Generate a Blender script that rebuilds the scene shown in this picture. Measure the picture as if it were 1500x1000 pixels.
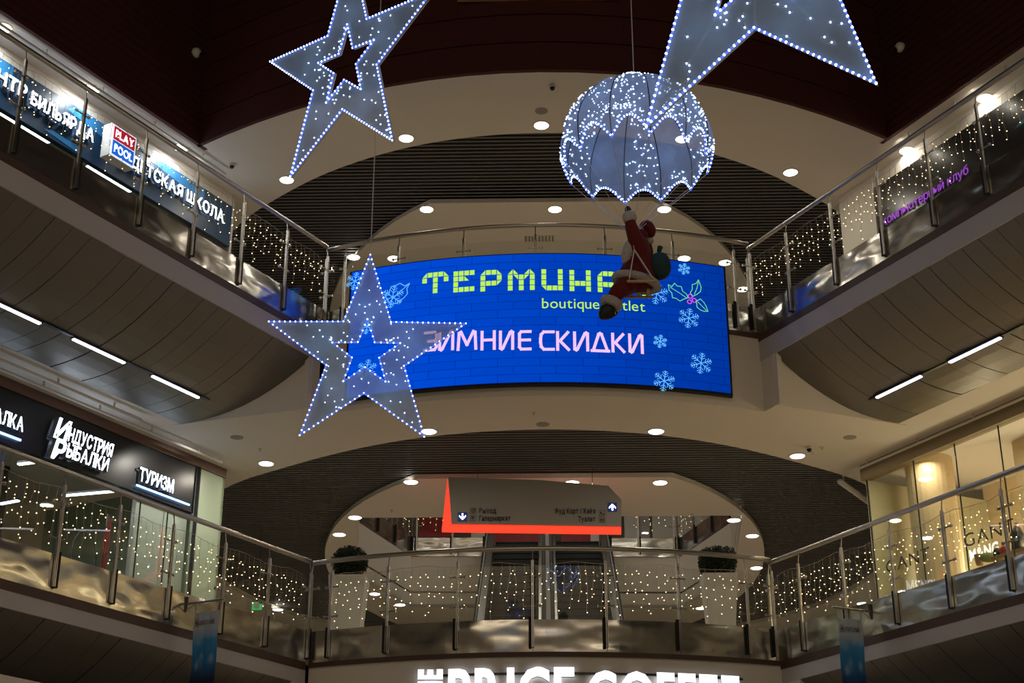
import bpy, bmesh, math, random
from mathutils import Vector, Matrix
random.seed(7)
for _o in list(bpy.data.objects): bpy.data.objects.remove(_o)
SC = bpy.context.scene
COL = SC.collection
sin, cos, pi, rad = math.sin, math.cos, math.pi, math.radians

# ------------------------------------------------------------------ camera, world, exposure
PITCH, YAW, FPX, CZ = rad(22.7), rad(1.25), 2200.0, 1.6
cam = bpy.data.cameras.new('camera'); camo = bpy.data.objects.new('camera', cam); COL.objects.link(camo)
cam.sensor_width = 36; cam.lens = FPX / 1500 * 36; cam.clip_end = 200
camo.location = (0, 0, CZ); camo.rotation_euler = (rad(90) + PITCH, 0, YAW)
SC.camera = camo
SC.view_settings.view_transform = 'Standard'; SC.view_settings.look = 'None'
SC.view_settings.exposure = 0.0; SC.view_settings.gamma = 1.0
SC.view_settings.use_curve_mapping = False
w = bpy.data.worlds.new('night_hall'); SC.world = w; w.use_nodes = True
w.node_tree.nodes['Background'].inputs[0].default_value = (0.9, 0.85, 0.75, 1)
w.node_tree.nodes['Background'].inputs[1].default_value = 0.035
SC.cycles.sample_clamp_indirect = 3.0
SC.cycles.max_bounces = 8; SC.cycles.transparent_max_bounces = 24
SC.cycles.use_denoising = True
DL_POWER = 13.0          # one ceiling downlight, watts
def area(name, loc, size, power, color, rot=(0, 0, 0), size_y=None):
    l = bpy.data.lights.new(name, 'AREA'); l.energy = power; l.color = color
    l.shape = 'RECTANGLE' if size_y else 'DISK'; l.size = size
    if size_y: l.size_y = size_y
    o = bpy.data.objects.new(name, l); COL.objects.link(o); o.location = loc; o.rotation_euler = rot
    return o
def point(name, loc, power, color, r=0.012):
    l = bpy.data.lights.new(name, 'POINT'); l.energy = power; l.color = color; l.shadow_soft_size = r
    o = bpy.data.objects.new(name, l); COL.objects.link(o); o.location = loc
    return o
# unseen area lamps added at ground-floor ceiling height, for bounce off the floor
area('hall_fill_left', (-9, 9, 4.2), 3, 150, (1, .88, .70))
area('hall_fill_right', (9, 9, 4.2), 3, 150, (1, .88, .70))
area('hall_fill_back', (0, -6, 4.2), 4, 190, (1, .88, .72))
area('rear_wall_wash', (0, -11.5, 18.5), 22, 1350, (1, .82, .58), size_y=2.5)  # added behind the view to wash the rear wall mirrored in the steel
area('hall_fill_front', (0, 26, 4.2), 3, 120, (1, .88, .70))

# ------------------------------------------------------------------ coordinates
S28, C28 = sin(rad(28)), cos(rad(28))
F2, R2, C2 = 5.78, 6.98, 9.25
F3, R3, C3 = 10.78, 11.98, 14.23
C1 = 4.45
def SP(sg, s, n, z): return Vector((sg * (3.3 + s * S28 + n * C28), 21 - s * C28 + n * S28, z))
def S0(sg): return 0.08 if sg < 0 else -0.17
def yf(x): return 20.27 + 0.0693 * x * x
def ray(px, py):
    a = (px - 750) / FPX; b = (500 - py) / FPX
    X, Y, Z = a, cos(PITCH) - b * sin(PITCH), sin(PITCH) + b * cos(PITCH)
    return X * cos(YAW) - Y * sin(YAW), X * sin(YAW) + Y * cos(YAW), Z
def atZ(px, py, z):
    r = ray(px, py); t = (z - CZ) / r[2]; return Vector((r[0] * t, r[1] * t, z))
def atY(px, py, Y):
    r = ray(px, py); t = Y / r[1]; return Vector((r[0] * t, Y, r[2] * t + CZ))

# ------------------------------------------------------------------ materials
MATS = {}
def mat(name, color, rough=.6, metal=0, **k):
    if name in MATS: return MATS[name]
    m = bpy.data.materials.new(name); m.use_nodes = True; nt = m.node_tree; N = nt.nodes; L = nt.links
    b = N['Principled BSDF']; b.inputs['Base Color'].default_value = (*color, 1)
    b.inputs['Roughness'].default_value = rough; b.inputs['Metallic'].default_value = metal
    if k.get('emit'):
        b.inputs['Emission Color'].default_value = (*k.get('ecol', color), 1); b.inputs['Emission Strength'].default_value = k['emit']
        if k.get('quiet'): m.cycles.emission_sampling = 'NONE'
    if k.get('noise'):                       # slight colour variation
        tc = N.new('ShaderNodeTexCoord'); tx = N.new('ShaderNodeTexNoise'); tx.inputs['Scale'].default_value = k.get('nscale', 3)
        tx.inputs['Detail'].default_value = 5
        L.new(tc.outputs['Object'], tx.inputs['Vector'])
        mx = N.new('ShaderNodeMix'); mx.data_type = 'RGBA'
        d = k['noise']
        mx.inputs[6].default_value = (*[c * (1 - d) for c in color], 1); mx.inputs[7].default_value = (*[min(1, c * (1 + d)) for c in color], 1)
        L.new(tx.outputs['Fac'], mx.inputs[0]); L.new(mx.outputs[2], b.inputs['Base Color'])
    if k.get('bump'):
        tc = N.new('ShaderNodeTexCoord'); mp = N.new('ShaderNodeMapping'); mp.inputs['Scale'].default_value = k.get('bscale', (1, 1, 1))
        tx = N.new('ShaderNodeTexNoise'); tx.inputs['Scale'].default_value = k.get('bs', 5); tx.inputs['Detail'].default_value = k.get('bdet', 2)
        bu = N.new('ShaderNodeBump'); bu.inputs['Strength'].default_value = k['bump']; bu.inputs['Distance'].default_value = k.get('bdist', .02)
        L.new(tc.outputs['Object'], mp.inputs[0]); L.new(mp.outputs[0], tx.inputs['Vector']); L.new(tx.outputs['Fac'], bu.inputs['Height'])
        L.new(bu.outputs[0], b.inputs['Normal'])
    MATS[name] = m; return m
def glass_mat(name, tint=(1, 1, 1), refl=1.0):
    m = bpy.data.materials.new(name); m.use_nodes = True; nt = m.node_tree; N = nt.nodes; L = nt.links
    N.clear(); out = N.new('ShaderNodeOutputMaterial'); mix = N.new('ShaderNodeMixShader')
    tr = N.new('ShaderNodeBsdfTransparent'); tr.inputs[0].default_value = (*tint, 1)
    gl = N.new('ShaderNodeBsdfGlossy'); gl.inputs['Roughness'].default_value = .01; gl.inputs[0].default_value = (refl, refl, refl, 1)
    lw = N.new('ShaderNodeLayerWeight'); lw.inputs[0].default_value = .5
    pw_ = N.new('ShaderNodeMath'); pw_.operation = 'POWER'; pw_.inputs[1].default_value = 5; L.new(lw.outputs['Facing'], pw_.inputs[0])
    fr = N.new('ShaderNodeMath'); fr.operation = 'MULTIPLY_ADD'; fr.inputs[1].default_value = .93; fr.inputs[2].default_value = .05; L.new(pw_.outputs[0], fr.inputs[0])
    L.new(fr.outputs[0], mix.inputs[0]); L.new(tr.outputs[0], mix.inputs[1]); L.new(gl.outputs[0], mix.inputs[2]); L.new(mix.outputs[0], out.inputs[0])
    MATS[name] = m; return m
def fabric_mat(name, color, alpha, wave=60):
    m = bpy.data.materials.new(name); m.use_nodes = True; nt = m.node_tree; N = nt.nodes; L = nt.links
    N.clear(); out = N.new('ShaderNodeOutputMaterial'); mix = N.new('ShaderNodeMixShader'); m2 = N.new('ShaderNodeMixShader')
    tr = N.new('ShaderNodeBsdfTransparent'); df = N.new('ShaderNodeBsdfDiffuse'); tl = N.new('ShaderNodeBsdfTranslucent')
    df.inputs[0].default_value = (*color, 1); tl.inputs[0].default_value = (*color, 1); m2.inputs[0].default_value = .5
    tc = N.new('ShaderNodeTexCoord'); tx = N.new('ShaderNodeTexNoise'); tx.inputs['Scale'].default_value = 9; tx.inputs['Detail'].default_value = 6
    mr = N.new('ShaderNodeMapRange'); mr.inputs['To Min'].default_value = alpha - .12; mr.inputs['To Max'].default_value = alpha + .12
    L.new(tc.outputs['Object'], tx.inputs['Vector']); L.new(tx.outputs['Fac'], mr.inputs['Value']); L.new(mr.outputs[0], mix.inputs[0])
    L.new(df.outputs[0], m2.inputs[1]); L.new(tl.outputs[0], m2.inputs[2]); L.new(tr.outputs[0], mix.inputs[1]); L.new(m2.outputs[0], mix.inputs[2])
    L.new(mix.outputs[0], out.inputs[0]); MATS[name] = m; return m
M = {}
M['plaster'] = mat('warm_white_plaster', (.71, .665, .60), .85, noise=.03, nscale=1.5)
M['greyband'] = mat('grey_plaster_band', (.50, .48, .50), .8)
M['slat'] = mat('dark_slat', (.17, .168, .17), .55)
M['black'] = mat('matt_black', (.006, .006, .006), .8)
M['maroon'] = mat('maroon_board', (.058, .0085, .0075), .75, noise=.15, nscale=4)
M['hull'] = mat('bronze_soffit_panel', (.20, .185, .165), .42, .75, bump=.25, bs=1.2, bdist=.05)
M['brown'] = mat('brown_edge_strip', (.075, .04, .028), .6)
M['steel'] = mat('brushed_steel_tube', (.42, .40, .37), .32, 1)
M['darksteel'] = mat('dark_steel', (.06, .06, .065), .35, .8)
M['skirt'] = mat('wavy_mirror_steel', (.38, .37, .34), .17, .86, bump=.75, bs=1.8, bscale=(1, 1, 2.2), bdist=.055, bdet=.6)
M['glass'] = glass_mat('railing_glass', (.93, .96, .94))
M['shopglass'] = glass_mat('shop_glass', (.9, .94, .92), .6)
M['stone'] = mat('beige_floor_tile', (.55, .47, .36), .25, noise=.08)
M['warmled'] = mat('warm_led', (1, .70, .36), emit=4.5, quiet=True)
M['blueled1'] = mat('cold_led', (.52, .68, 1), emit=9, quiet=True)
M['rope'] = mat('blue_light_rope', (.10, .2, 1), emit=.75, quiet=True)
M['wire'] = mat('clear_cord', (.45, .40, .33), .5)
M['cord'] = mat('white_cord', (.5, .5, .52), .6)
M['lamp'] = mat('white_lamp_diffuser', (1, .93, .82), emit=6)
M['tube'] = mat('cold_tube_diffuser', (.93, .92, 1), emit=5)
M['ring'] = mat('white_trim_ring', (.6, .57, .5), .5)
M['white'] = mat('white_paint', (.7, .7, .68), .5)
M['fabric'] = fabric_mat('blue_grey_mesh', (.36, .48, .62), .72)
M['canopy'] = fabric_mat('pale_blue_canopy_net', (.42, .54, .76), .58)
M['redcloth'] = mat('dark_red_plush', (.10, .005, .006), .95, bump=.4, bs=60, bdist=.01)
M['fur'] = mat('white_fur', (.42, .40, .40), 1, bump=1, bs=70, bdist=.02)
M['green'] = mat('dark_green_cloth', (.008, .04, .042), .9, bump=.4, bs=40, bdist=.01)
M['boot'] = mat('black_boot', (.004, .004, .005), .6)
M['skin'] = mat('doll_skin', (.45, .25, .18), .6)
M['wood'] = mat('pale_wood', (.42, .30, .15), .6)
M['letter'] = mat('cold_white_letter', (.72, .84, 1), emit=6)
M['letterside'] = mat('grey_letter_side', (.25, .27, .3), .5)
M['edgeglow'] = mat('blue_glow_bar', (.25, .5, 1), emit=3.5)

# ------------------------------------------------------------------ mesh helpers
class MB:
    def __init__(s): s.v = []; s.f = []
    def add(s, vs, fs):
        n = len(s.v); s.v += [tuple(v) for v in vs]; s.f += [tuple(i + n for i in f) for f in fs]; return s
    def box(s, x0, x1, y0, y1, z0, z1):
        return s.add([(x, y, z) for x in (x0, x1) for y in (y0, y1) for z in (z0, z1)],
                     [(0, 1, 3, 2), (4, 6, 7, 5), (0, 4, 5, 1), (2, 3, 7, 6), (0, 2, 6, 4), (1, 5, 7, 3)])
    def hexa(s, a, b):         # two quads (lists of 4 points), joined
        return s.add(list(a) + list(b), [(3, 2, 1, 0), (4, 5, 6, 7), (0, 1, 5, 4), (1, 2, 6, 5), (2, 3, 7, 6), (3, 0, 4, 7)])
    def bar(s, p, q, w, h, up=(0, 0, 1)):
        p = Vector(p); q = Vector(q); d = (q - p).normalized(); u = Vector(up)
        if abs(d.dot(u)) > .95: u = Vector((1, 0, 0))
        r = d.cross(u).normalized() * w / 2; u = r.cross(d).normalized() * h / 2
        return s.hexa([p - r - u, p + r - u, p + r + u, p - r + u], [q - r - u, q + r - u, q + r + u, q - r + u])
    def tube(s, pts, r, seg=8, closed=False):
        pts = [Vector(p) for p in pts]; n = len(pts); rings = []
        rr = r if isinstance(r, (list, tuple)) else [r] * n
        prev = None
        for i, p in enumerate(pts):
            a = pts[(i - 1) % n] if (closed or i > 0) else p; b = pts[(i + 1) % n] if (closed or i < n - 1) else p
            d = (b - a).normalized() if (b - a).length > 1e-9 else Vector((0, 0, 1))
            if prev is None:
                u = Vector((0, 0, 1)) if abs(d.z) < .9 else Vector((1, 0, 0))
            else: u = prev
            x = d.cross(u)
            if x.length < 1e-6: x = d.cross(Vector((1, 0, 0)))
            x.normalize(); y = x.cross(d).normalized(); prev = y
            rings.append([p + x * cos(t) * rr[i] + y * sin(t) * rr[i] for t in [2 * pi * k / seg for k in range(seg)]])
        base = len(s.v)
        for r_ in rings: s.v += [tuple(v) for v in r_]
        m = n if closed else n - 1
        for i in range(m):
            for k in range(seg):
                a = base + i * seg + k; b = base + i * seg + (k + 1) % seg
                c = base + ((i + 1) % n) * seg + (k + 1) % seg; d = base + ((i + 1) % n) * seg + k
                s.f.append((a, b, c, d))
        if not closed:
            s.f.append(tuple(base + k for k in range(seg))[::-1]); s.f.append(tuple(base + (n - 1) * seg + k for k in range(seg)))
        return s
    def lathe(s, c, prof, seg=16):   # prof (r, z)
        base = len(s.v)
        for r, z in prof:
            for k in range(seg):
                t = 2 * pi * k / seg; s.v.append((c[0] + r * cos(t), c[1] + r * sin(t), c[2] + z))
        for i in range(len(prof) - 1):
            for k in range(seg):
                a = base + i * seg + k; b = base + i * seg + (k + 1) % seg
                s.f.append((a, b, b + seg, a + seg))
        s.f.append(tuple(base + k for k in range(seg))[::-1]); s.f.append(tuple(base + (len(prof) - 1) * seg + k for k in range(seg)))
        return s
    def octa(s, c, r):
        x, y, z = c
        return s.add([(x + r, y, z), (x - r, y, z), (x, y + r, z), (x, y - r, z), (x, y, z + r), (x, y, z - r)],
                     [(0, 2, 4), (2, 1, 4), (1, 3, 4), (3, 0, 4), (2, 0, 5), (1, 2, 5), (3, 1, 5), (0, 3, 5)])
    def ball(s, c, r, nu=8, nv=5, sc=(1, 1, 1)):
        base = len(s.v); c = Vector(c)
        for j in range(1, nv):
            a = pi * j / nv
            for i in range(nu):
                t = 2 * pi * i / nu; s.v.append((c.x + r * sc[0] * sin(a) * cos(t), c.y + r * sc[1] * sin(a) * sin(t), c.z + r * sc[2] * cos(a)))
        s.v.append((c.x, c.y, c.z + r * sc[2])); s.v.append((c.x, c.y, c.z - r * sc[2])); T = len(s.v) - 2; B = T + 1
        for j in range(nv - 2):
            for i in range(nu):
                a = base + j * nu + i; b = base + j * nu + (i + 1) % nu; s.f.append((a, a + nu, b + nu, b))
        for i in range(nu):
            s.f.append((base + i, base + (i + 1) % nu, T)); o = base + (nv - 2) * nu; s.f.append((o + (i + 1) % nu, o + i, B))
        return s
    def prism(s, poly, depth):   # poly of 3D points planar convex or simple, depth vector
        n = len(poly); d = Vector(depth)
        return s.add([Vector(p) for p in poly] + [Vector(p) + d for p in poly],
                     [tuple(range(n))[::-1], tuple(range(n, 2 * n))] + [(i, (i + 1) % n, n + (i + 1) % n, n + i) for i in range(n)])
    def build(s, name, m, parent=None, smooth=False, **k):
        me = bpy.data.meshes.new(name); me.from_pydata(s.v, [], s.f); me.materials.append(m if not isinstance(m, str) else M[m]); me.update()
        if smooth: me.polygons.foreach_set('use_smooth', [True] * len(me.polygons))
        return link(name, me, parent, **k)
def link(name, me, parent=None, label=None, cat=None, group=None, kind=None):
    o = bpy.data.objects.new(name, me); COL.objects.link(o)
    if parent: o.parent = parent; o.matrix_parent_inverse = parent.matrix_basis.inverted()
    tag(o, label, cat, group, kind); return o
def tag(o, label=None, cat=None, group=None, kind=None):
    if label: o['label'] = label
    if cat: o['category'] = cat
    if group: o['group'] = group
    if kind: o['kind'] = kind
    return o
def thing(name, loc, label, cat, group=None, kind=None):
    o = bpy.data.objects.new(name, None); COL.objects.link(o); o.location = loc; o.empty_display_size = .1
    tag(o, label, cat, group, kind); return o
def plate(name, loops, z0, z1, m, parent=None, **k):
    bm = bmesh.new(); es = []
    for lp in loops:
        vs = [bm.verts.new((p[0], p[1], z0)) for p in lp]
        es += [bm.edges.new((vs[i], vs[(i + 1) % len(vs)])) for i in range(len(vs))]
    bmesh.ops.triangle_fill(bm, edges=es, use_beauty=True)
    r = bmesh.ops.extrude_face_region(bm, geom=list(bm.faces))
    bmesh.ops.translate(bm, verts=[v for v in r['geom'] if isinstance(v, bmesh.types.BMVert)], vec=(0, 0, z1 - z0))
    bmesh.ops.recalc_face_normals(bm, faces=list(bm.faces))
    me = bpy.data.meshes.new(name); bm.to_mesh(me); bm.free(); me.materials.append(M[m])
    return link(name, me, parent, **k)
def smooth_path(pts, n=6, closed=False):
    P = [Vector(p) for p in pts]; out = []; N_ = len(P)
    for i in range(N_ if closed else N_ - 1):
        p0 = P[(i - 1) % N_] if (closed or i > 0) else P[0]; p1 = P[i]; p2 = P[(i + 1) % N_]; p3 = P[(i + 2) % N_] if (closed or i < N_ - 2) else P[-1]
        for k in range(n):
            t = k / n
            out.append(.5 * ((2 * p1) + (p2 - p0) * t + (2 * p0 - 5 * p1 + 4 * p2 - p3) * t * t + (3 * p1 - p0 - 3 * p2 + p3) * t ** 3))
    if not closed: out.append(P[-1])
    return out
# --- glyphs of Blender's own text font, cached by character
GL = {}
def glyph(ch, bold):
    key = (ch, bold)
    if key not in GL:
        c = bpy.data.curves.new('glyph', 'FONT'); c.body = ch; c.resolution_u = 3; c.offset = bold
        o = bpy.data.objects.new('glyph', c); COL.objects.link(o)
        dg = bpy.context.evaluated_depsgraph_get(); me = bpy.data.meshes.new_from_object(o.evaluated_get(dg))
        vs = [(v.co.x, v.co.y) for v in me.vertices]; fs = [tuple(p.vertices) for p in me.polygons]
        x0 = min(v[0] for v in vs); x1 = max(v[0] for v in vs)
        GL[key] = ([(x - x0, y) for x, y in vs], fs, x1 - x0)
        bpy.data.objects.remove(o); bpy.data.curves.remove(c); bpy.data.meshes.remove(me)
    return GL[key]
def text(s, P, width, height, m, parent, depth=0, bold=.0, joined=False, gap=.09, name='letter', side=None, space=.32):
    """P(u,v,w) -> world. Text set to the given width; cap height = height (built from each glyph's outline, extruded by depth)"""
    x = 0; items = []
    for ch in s:
        if ch == ' ': x += space; continue
        vs, fs, wd = glyph(ch, bold); items.append((vs, fs, x)); x += wd + gap
    x -= gap; kx = width / x; ky = height / .70
    allb = MB(); obs = []
    for vs, fs, x0 in items:
        b = allb if joined else MB()
        front = [P((x0 + vx) * kx, vy * ky, depth) for vx, vy in vs]
        b.add(front, fs)
        if depth:
            n = len(vs); ed = {}
            for f in fs:
                for i in range(len(f)):
                    e = (f[i], f[(i + 1) % len(f)]); ed[e] = 1
            be = [e for e in ed if (e[1], e[0]) not in ed]
            back = [P((x0 + vx) * kx, vy * ky, 0) for vx, vy in vs]
            sb = MB(); sb.add(front + back, [(a, c, c + n, a + n) for a, c in be])
            if side and not joined:
                o = b.build(name, m, parent); sb.build('letter_side', side, o); obs.append(o); continue
            b.add(front + back, [(a, c, c + n, a + n) for a, c in be])
        if not joined: obs.append(b.build(name, m, parent))
    if joined: return allb.build(name if name != 'letter' else 'lettering', m, parent)
    return obs
ORD = ['first', 'second', 'third', 'fourth', 'fifth', 'sixth', 'seventh', 'eighth', 'ninth', 'tenth', 'eleventh', 'twelfth']
SIDE = {-1: 'left', 1: 'right'}

# ================================================================== STRUCTURE
FARS = 24
def boundary(corner, n, z=0):       # far-right side -> corner ... used for plates
    pass
def half(pts, sg): return [(sg * x, y) for x, y in pts]
H2 = [(0, 21.79), (1.4, 21.98), (2.7, 22.5), (4.05, 23.42), (5.5, 24.75), (6.5, 26.8), (7.05, 29.5), (6.9, 31.6), (6.3, 33.9), (5.3, 35.6), (3.5, 37.2), (0, 38.2)]
H3 = [(0, 21.36), (1.5, 21.55), (2.86, 22.1), (4.27, 23.12), (5.75, 24.83), (6.6, 27.2), (7.05, 29.7), (6.9, 31.8), (6.3, 34.1), (5.3, 35.8), (3.5, 37.4), (0, 38.4)]
def loop_from_half(Hh):
    full = [(x, y) for x, y in Hh] + [(-x, y) for x, y in Hh[::-1][1:-1]]
    return [(p.x, p.y) for p in smooth_path([(x, y, 0) for x, y in full], 6, True)]
def superell(cy, a, b, ycut, n=72):
    pts = []
    for k in range(n):
        t = 2 * pi * k / n; x, y = b * sin(t), cy - a * cos(t)
        if y >= ycut: pts.append((x, y))
    xc = b * math.sqrt(max(0, 1 - ((ycut - cy) / a) ** 2))
    i = next(j for j in range(len(pts)) if True)
    # pts begin just right of the cut
    return [(-xc, ycut), (xc, ycut)] + pts
# top-storey ceiling: plaster ring between the void and the slatted field
arc = [(x / 10 * 5.7, 19.5 + .0662 * (x / 10 * 5.7) ** 2) for x in range(-10, 11)]
vl, vr = [SP(-1, s, 2.38, 0) for s in (FARS, .5)], [SP(1, s, 2.45, 0) for s in (.5, FARS)]
out3 = [(vl[0].x, vl[0].y)] + [(vl[1].x, vl[1].y)] + arc[1:-1] + [(vr[0].x, vr[0].y), (vr[1].x, vr[1].y), (26, vr[1].y), (26, 44), (-26, 44), (-26, vl[0].y)]
plate('ceiling', [out3, loop_from_half(H3)], C3, C3 + .10, 'plaster', kind='structure', label='warm white plaster ceiling above the upper gallery')
plate('ceiling', [superell(31, 8.0, 4.65, 23.76)], C3, C3 + .08, 'plaster', kind='structure', label='oval plaster ceiling island behind the video screen')
# first-storey ceiling
HULLW = 2.15
def lower_out(n):
    a = [(x / 10 * 3.3, yf(x / 10 * 3.3) + .05) for x in range(-10, 11)]
    L_ = [SP(-1, s, n, 0) for s in (FARS, .67)]; R_ = [SP(1, s, n, 0) for s in (.41, FARS)]; Q = [SP(sg, .275, .005, 0) for sg in (-1, 1)]
    return [(L_[0].x, L_[0].y), (L_[1].x, L_[1].y), (Q[0].x, Q[0].y)] + a + [(Q[1].x, Q[1].y), (R_[0].x, R_[0].y), (R_[1].x, R_[1].y), (26, R_[1].y), (26, 44), (-26, 44), (-26, L_[0].y)]
plate('ceiling', [lower_out(HULLW), loop_from_half(H2)], C2, C2 + .10, 'plaster', kind='structure', label='warm white plaster ceiling below the upper gallery')
OPEN = [(-3.42, 26.6), (3.62, 26.6), (4.0, 31.3), (3.15, 34.2), (-3.08, 34.0), (-3.95, 31.1)]
plate('ceiling', [superell(31, 7.7, 4.5, 24.25), OPEN], C2, C2 + .08, 'plaster', kind='structure', label='oval plaster ceiling island around the escalator opening')
plate('ceiling', [lower_out(.05)], C1, C1 + .1, 'plaster', kind='structure', label='ground floor ceiling edge under the lower gallery')
# slatted ceiling fields (real baffles, 0.12 m apart)
def slats(z, Hh, ell, label, op=None):
    root = thing('ceiling', (0, 30, z), label, None, kind='structure')
    mb = MB(); y = 21.42
    def xlim(y):
        if y >= 26: return 8.2
        P_ = Hh[:6]
        for (xa, ya), (xb, yb) in zip(P_, P_[1:]):
            if y <= yb: return max(0, xa + (xb - xa) * (y - ya) / (yb - ya)) + .45
        return 8.2
    wide = loop_from_half([(x * 1.05 if x < 7 else x + .6, yy - .22 if yy < 30 else yy + .5) for x, yy in Hh])
    while y < 39.4:
        if op and 26.5 < y < 34.3:
            xe = min(4.12, 4.5 * math.sqrt(max(0, 1 - ((y - 31) / 7.7) ** 2)) - .05)
            for x0, x1 in ((-8.2, -xe), (xe, 8.2)): mb.box(x0, x1, y, y + .035, z + .105, z + .12)
        else: mb.box(-xlim(y), xlim(y), y, y + .035, z + .105, z + .12)
        y += .12
    mb.build('ceiling_slat', 'slat', root, kind='stuff')
    if op: plate('backing_board', [wide, OPEN], z + .34, z + .38, 'black', root)
    else: plate('backing_board', [wide], z + .34, z + .38, 'black', root)
slats(C3, H3, None, 'dark slatted ceiling field above the upper gallery')
slats(C2, H2, None, 'dark slatted ceiling field above the lower gallery', op=True)
# floors
def floor_out(n):
    a = [(x / 10 * 3.3, yf(x / 10 * 3.3) + .06) for x in range(-10, 11)]
    L_ = [SP(-1, FARS, n, 0)]; R_ = [SP(1, FARS, n, 0)]
    return [(L_[0].x, L_[0].y)] + a + [(R_[0].x, R_[0].y), (26, R_[0].y), (26, 44), (-26, 44), (-26, L_[0].y)]
plate('floor', [floor_out(.05), OPEN], F3 - .25, F3, 'stone', kind='structure', label='upper gallery floor')
plate('floor', [floor_out(.05)], F2 - .25, F2, 'stone', kind='structure', label='lower gallery floor')
MB().box(-26, 26, -14, 44, -.2, 0).build('floor', 'stone', kind='structure', label='ground floor of beige tile')
MB().box(-26, 26, -14, 44, 21, 21.3).build('ceiling', 'black', kind='structure', label='dark roof over the well')
MB().box(-26, 26, 44, 44.3, 0, 21).build('wall_back', 'plaster', kind='structure', label='far end wall')
MB().box(-26, 26, -14.3, -14, 0, 21).build('wall_rear', 'plaster', kind='structure', label='wall of the hall behind the viewer')
for x_ in (-26.3, 26): MB().box(x_, x_ + .3, -14, 44, 0, 21).build('wall_outer', 'plaster', kind='structure', label='outer side wall of the hall')
# maroon upper walls
for sg in (-1, 1):
    nn = 2.38 if sg < 0 else 2.45
    root = thing('wall_' + SIDE[sg], SP(sg, 8, nn, C3 + .1), 'maroon boarded upper wall of the well, %s side' % SIDE[sg], None, kind='structure')
    b = MB(); b.hexa([SP(sg, -.4, nn + .03, C3 + .1), SP(sg, FARS, nn + .03, C3 + .1), SP(sg, FARS, nn + .2, C3 + .1), SP(sg, -.4, nn + .2, C3 + .1)],
                     [SP(sg, -.4, nn + .03, 21), SP(sg, FARS, nn + .03, 21), SP(sg, FARS, nn + .2, 21), SP(sg, -.4, nn + .2, 21)])
    b.build('wall_backing', 'black', root)
    for k in range(34):
        z = C3 + .145 * k
        z -= .006; sb = .38 if k == 0 else -.3; b = MB(); b.hexa([SP(sg, sb, nn - .03, z), SP(sg, FARS, nn - .03, z), SP(sg, FARS, nn + .04, z), SP(sg, sb, nn + .04, z)],
                         [SP(sg, sb, nn - .018, z + .125), SP(sg, FARS, nn - .018, z + .125), SP(sg, FARS, nn + .04, z + .125), SP(sg, sb, nn + .04, z + .125)])
        b.build('board', 'maroon', root)
arcx = [(x / 10 * 6.3, 19.5 + .0662 * (x / 10 * 6.3) ** 2) for x in range(-10, 11)]
root = thing('wall_front', (0, 19.6, C3), 'curved maroon panelled upper wall facing the well', None, kind='structure')
for k in range(13):
    z = C3 - .006 + .51 * k; b = MB()
    for i in range(20):
        (x0, y0), (x1, y1) = (arc if k == 0 else arcx)[i], (arc if k == 0 else arcx)[i + 1]
        y0 -= .03; y1 -= .03; b.hexa([(x0, y0, z), (x1, y1, z), (x1, y1 + .08, z), (x0, y0 + .08, z)], [(x0, y0, z + .485), (x1, y1, z + .485), (x1, y1 + .08, z + .485), (x0, y0 + .08, z + .485)])
    b.build('wall_panel', 'maroon', root)
b = MB()
for i in range(20):
    (x0, y0), (x1, y1) = arc[i], arc[i + 1]
    b.hexa([(x0, y0 + .07, C3 + .1), (x1, y1 + .07, C3 + .1), (x1, y1 + .2, C3 + .1), (x0, y0 + .2, C3 + .1)], [(x0, y0 + .07, 21), (x1, y1 + .07, 21), (x1, y1 + .2, 21), (x0, y0 + .2, 21)])
b.build('wall_backing', 'black', root)
MB().box(-1.28, 1.22, 19.38, 19.5, 15.49, 15.75).build('trim_1', mat('ochre_ledge', (.32, .2, .08), .6), kind='structure', label='ochre ledge on the curved maroon wall')

# gallery edges: front fascia, side bands, hull soffits, end walls
def band(sg, n0, n1, z0, z1, s0, s1, name, m, parent=None, **k):
    b = MB(); b.hexa([SP(sg, s0, n0, z0), SP(sg, s1, n0, z0), SP(sg, s1, n1, z0), SP(sg, s0, n1, z0)], [SP(sg, s0, n0, z1), SP(sg, s1, n0, z1), SP(sg, s1, n1, z1), SP(sg, s0, n1, z1)])
    return b.build(name, m, parent, **k)
def arcband(dy, th, z0, z1, name, m, parent=None, x0=-3.3, x1=3.3, n=24, **k):
    b = MB()
    for i in range(n):
        a = x0 + (x1 - x0) * i / n; c = x0 + (x1 - x0) * (i + 1) / n
        b.hexa([(a, yf(a) + dy, z0), (c, yf(c) + dy, z0), (c, yf(c) + dy + th, z0), (a, yf(a) + dy + th, z0)], [(a, yf(a) + dy, z1), (c, yf(c) + dy, z1), (c, yf(c) + dy + th, z1), (a, yf(a) + dy + th, z1)])
    return b.build(name, m, parent, **k)
def hullz(n, zt, zb): return zb + (zt - zb) * max(0, 1 - n / HULLW) ** 2.2
ti = 2
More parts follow.
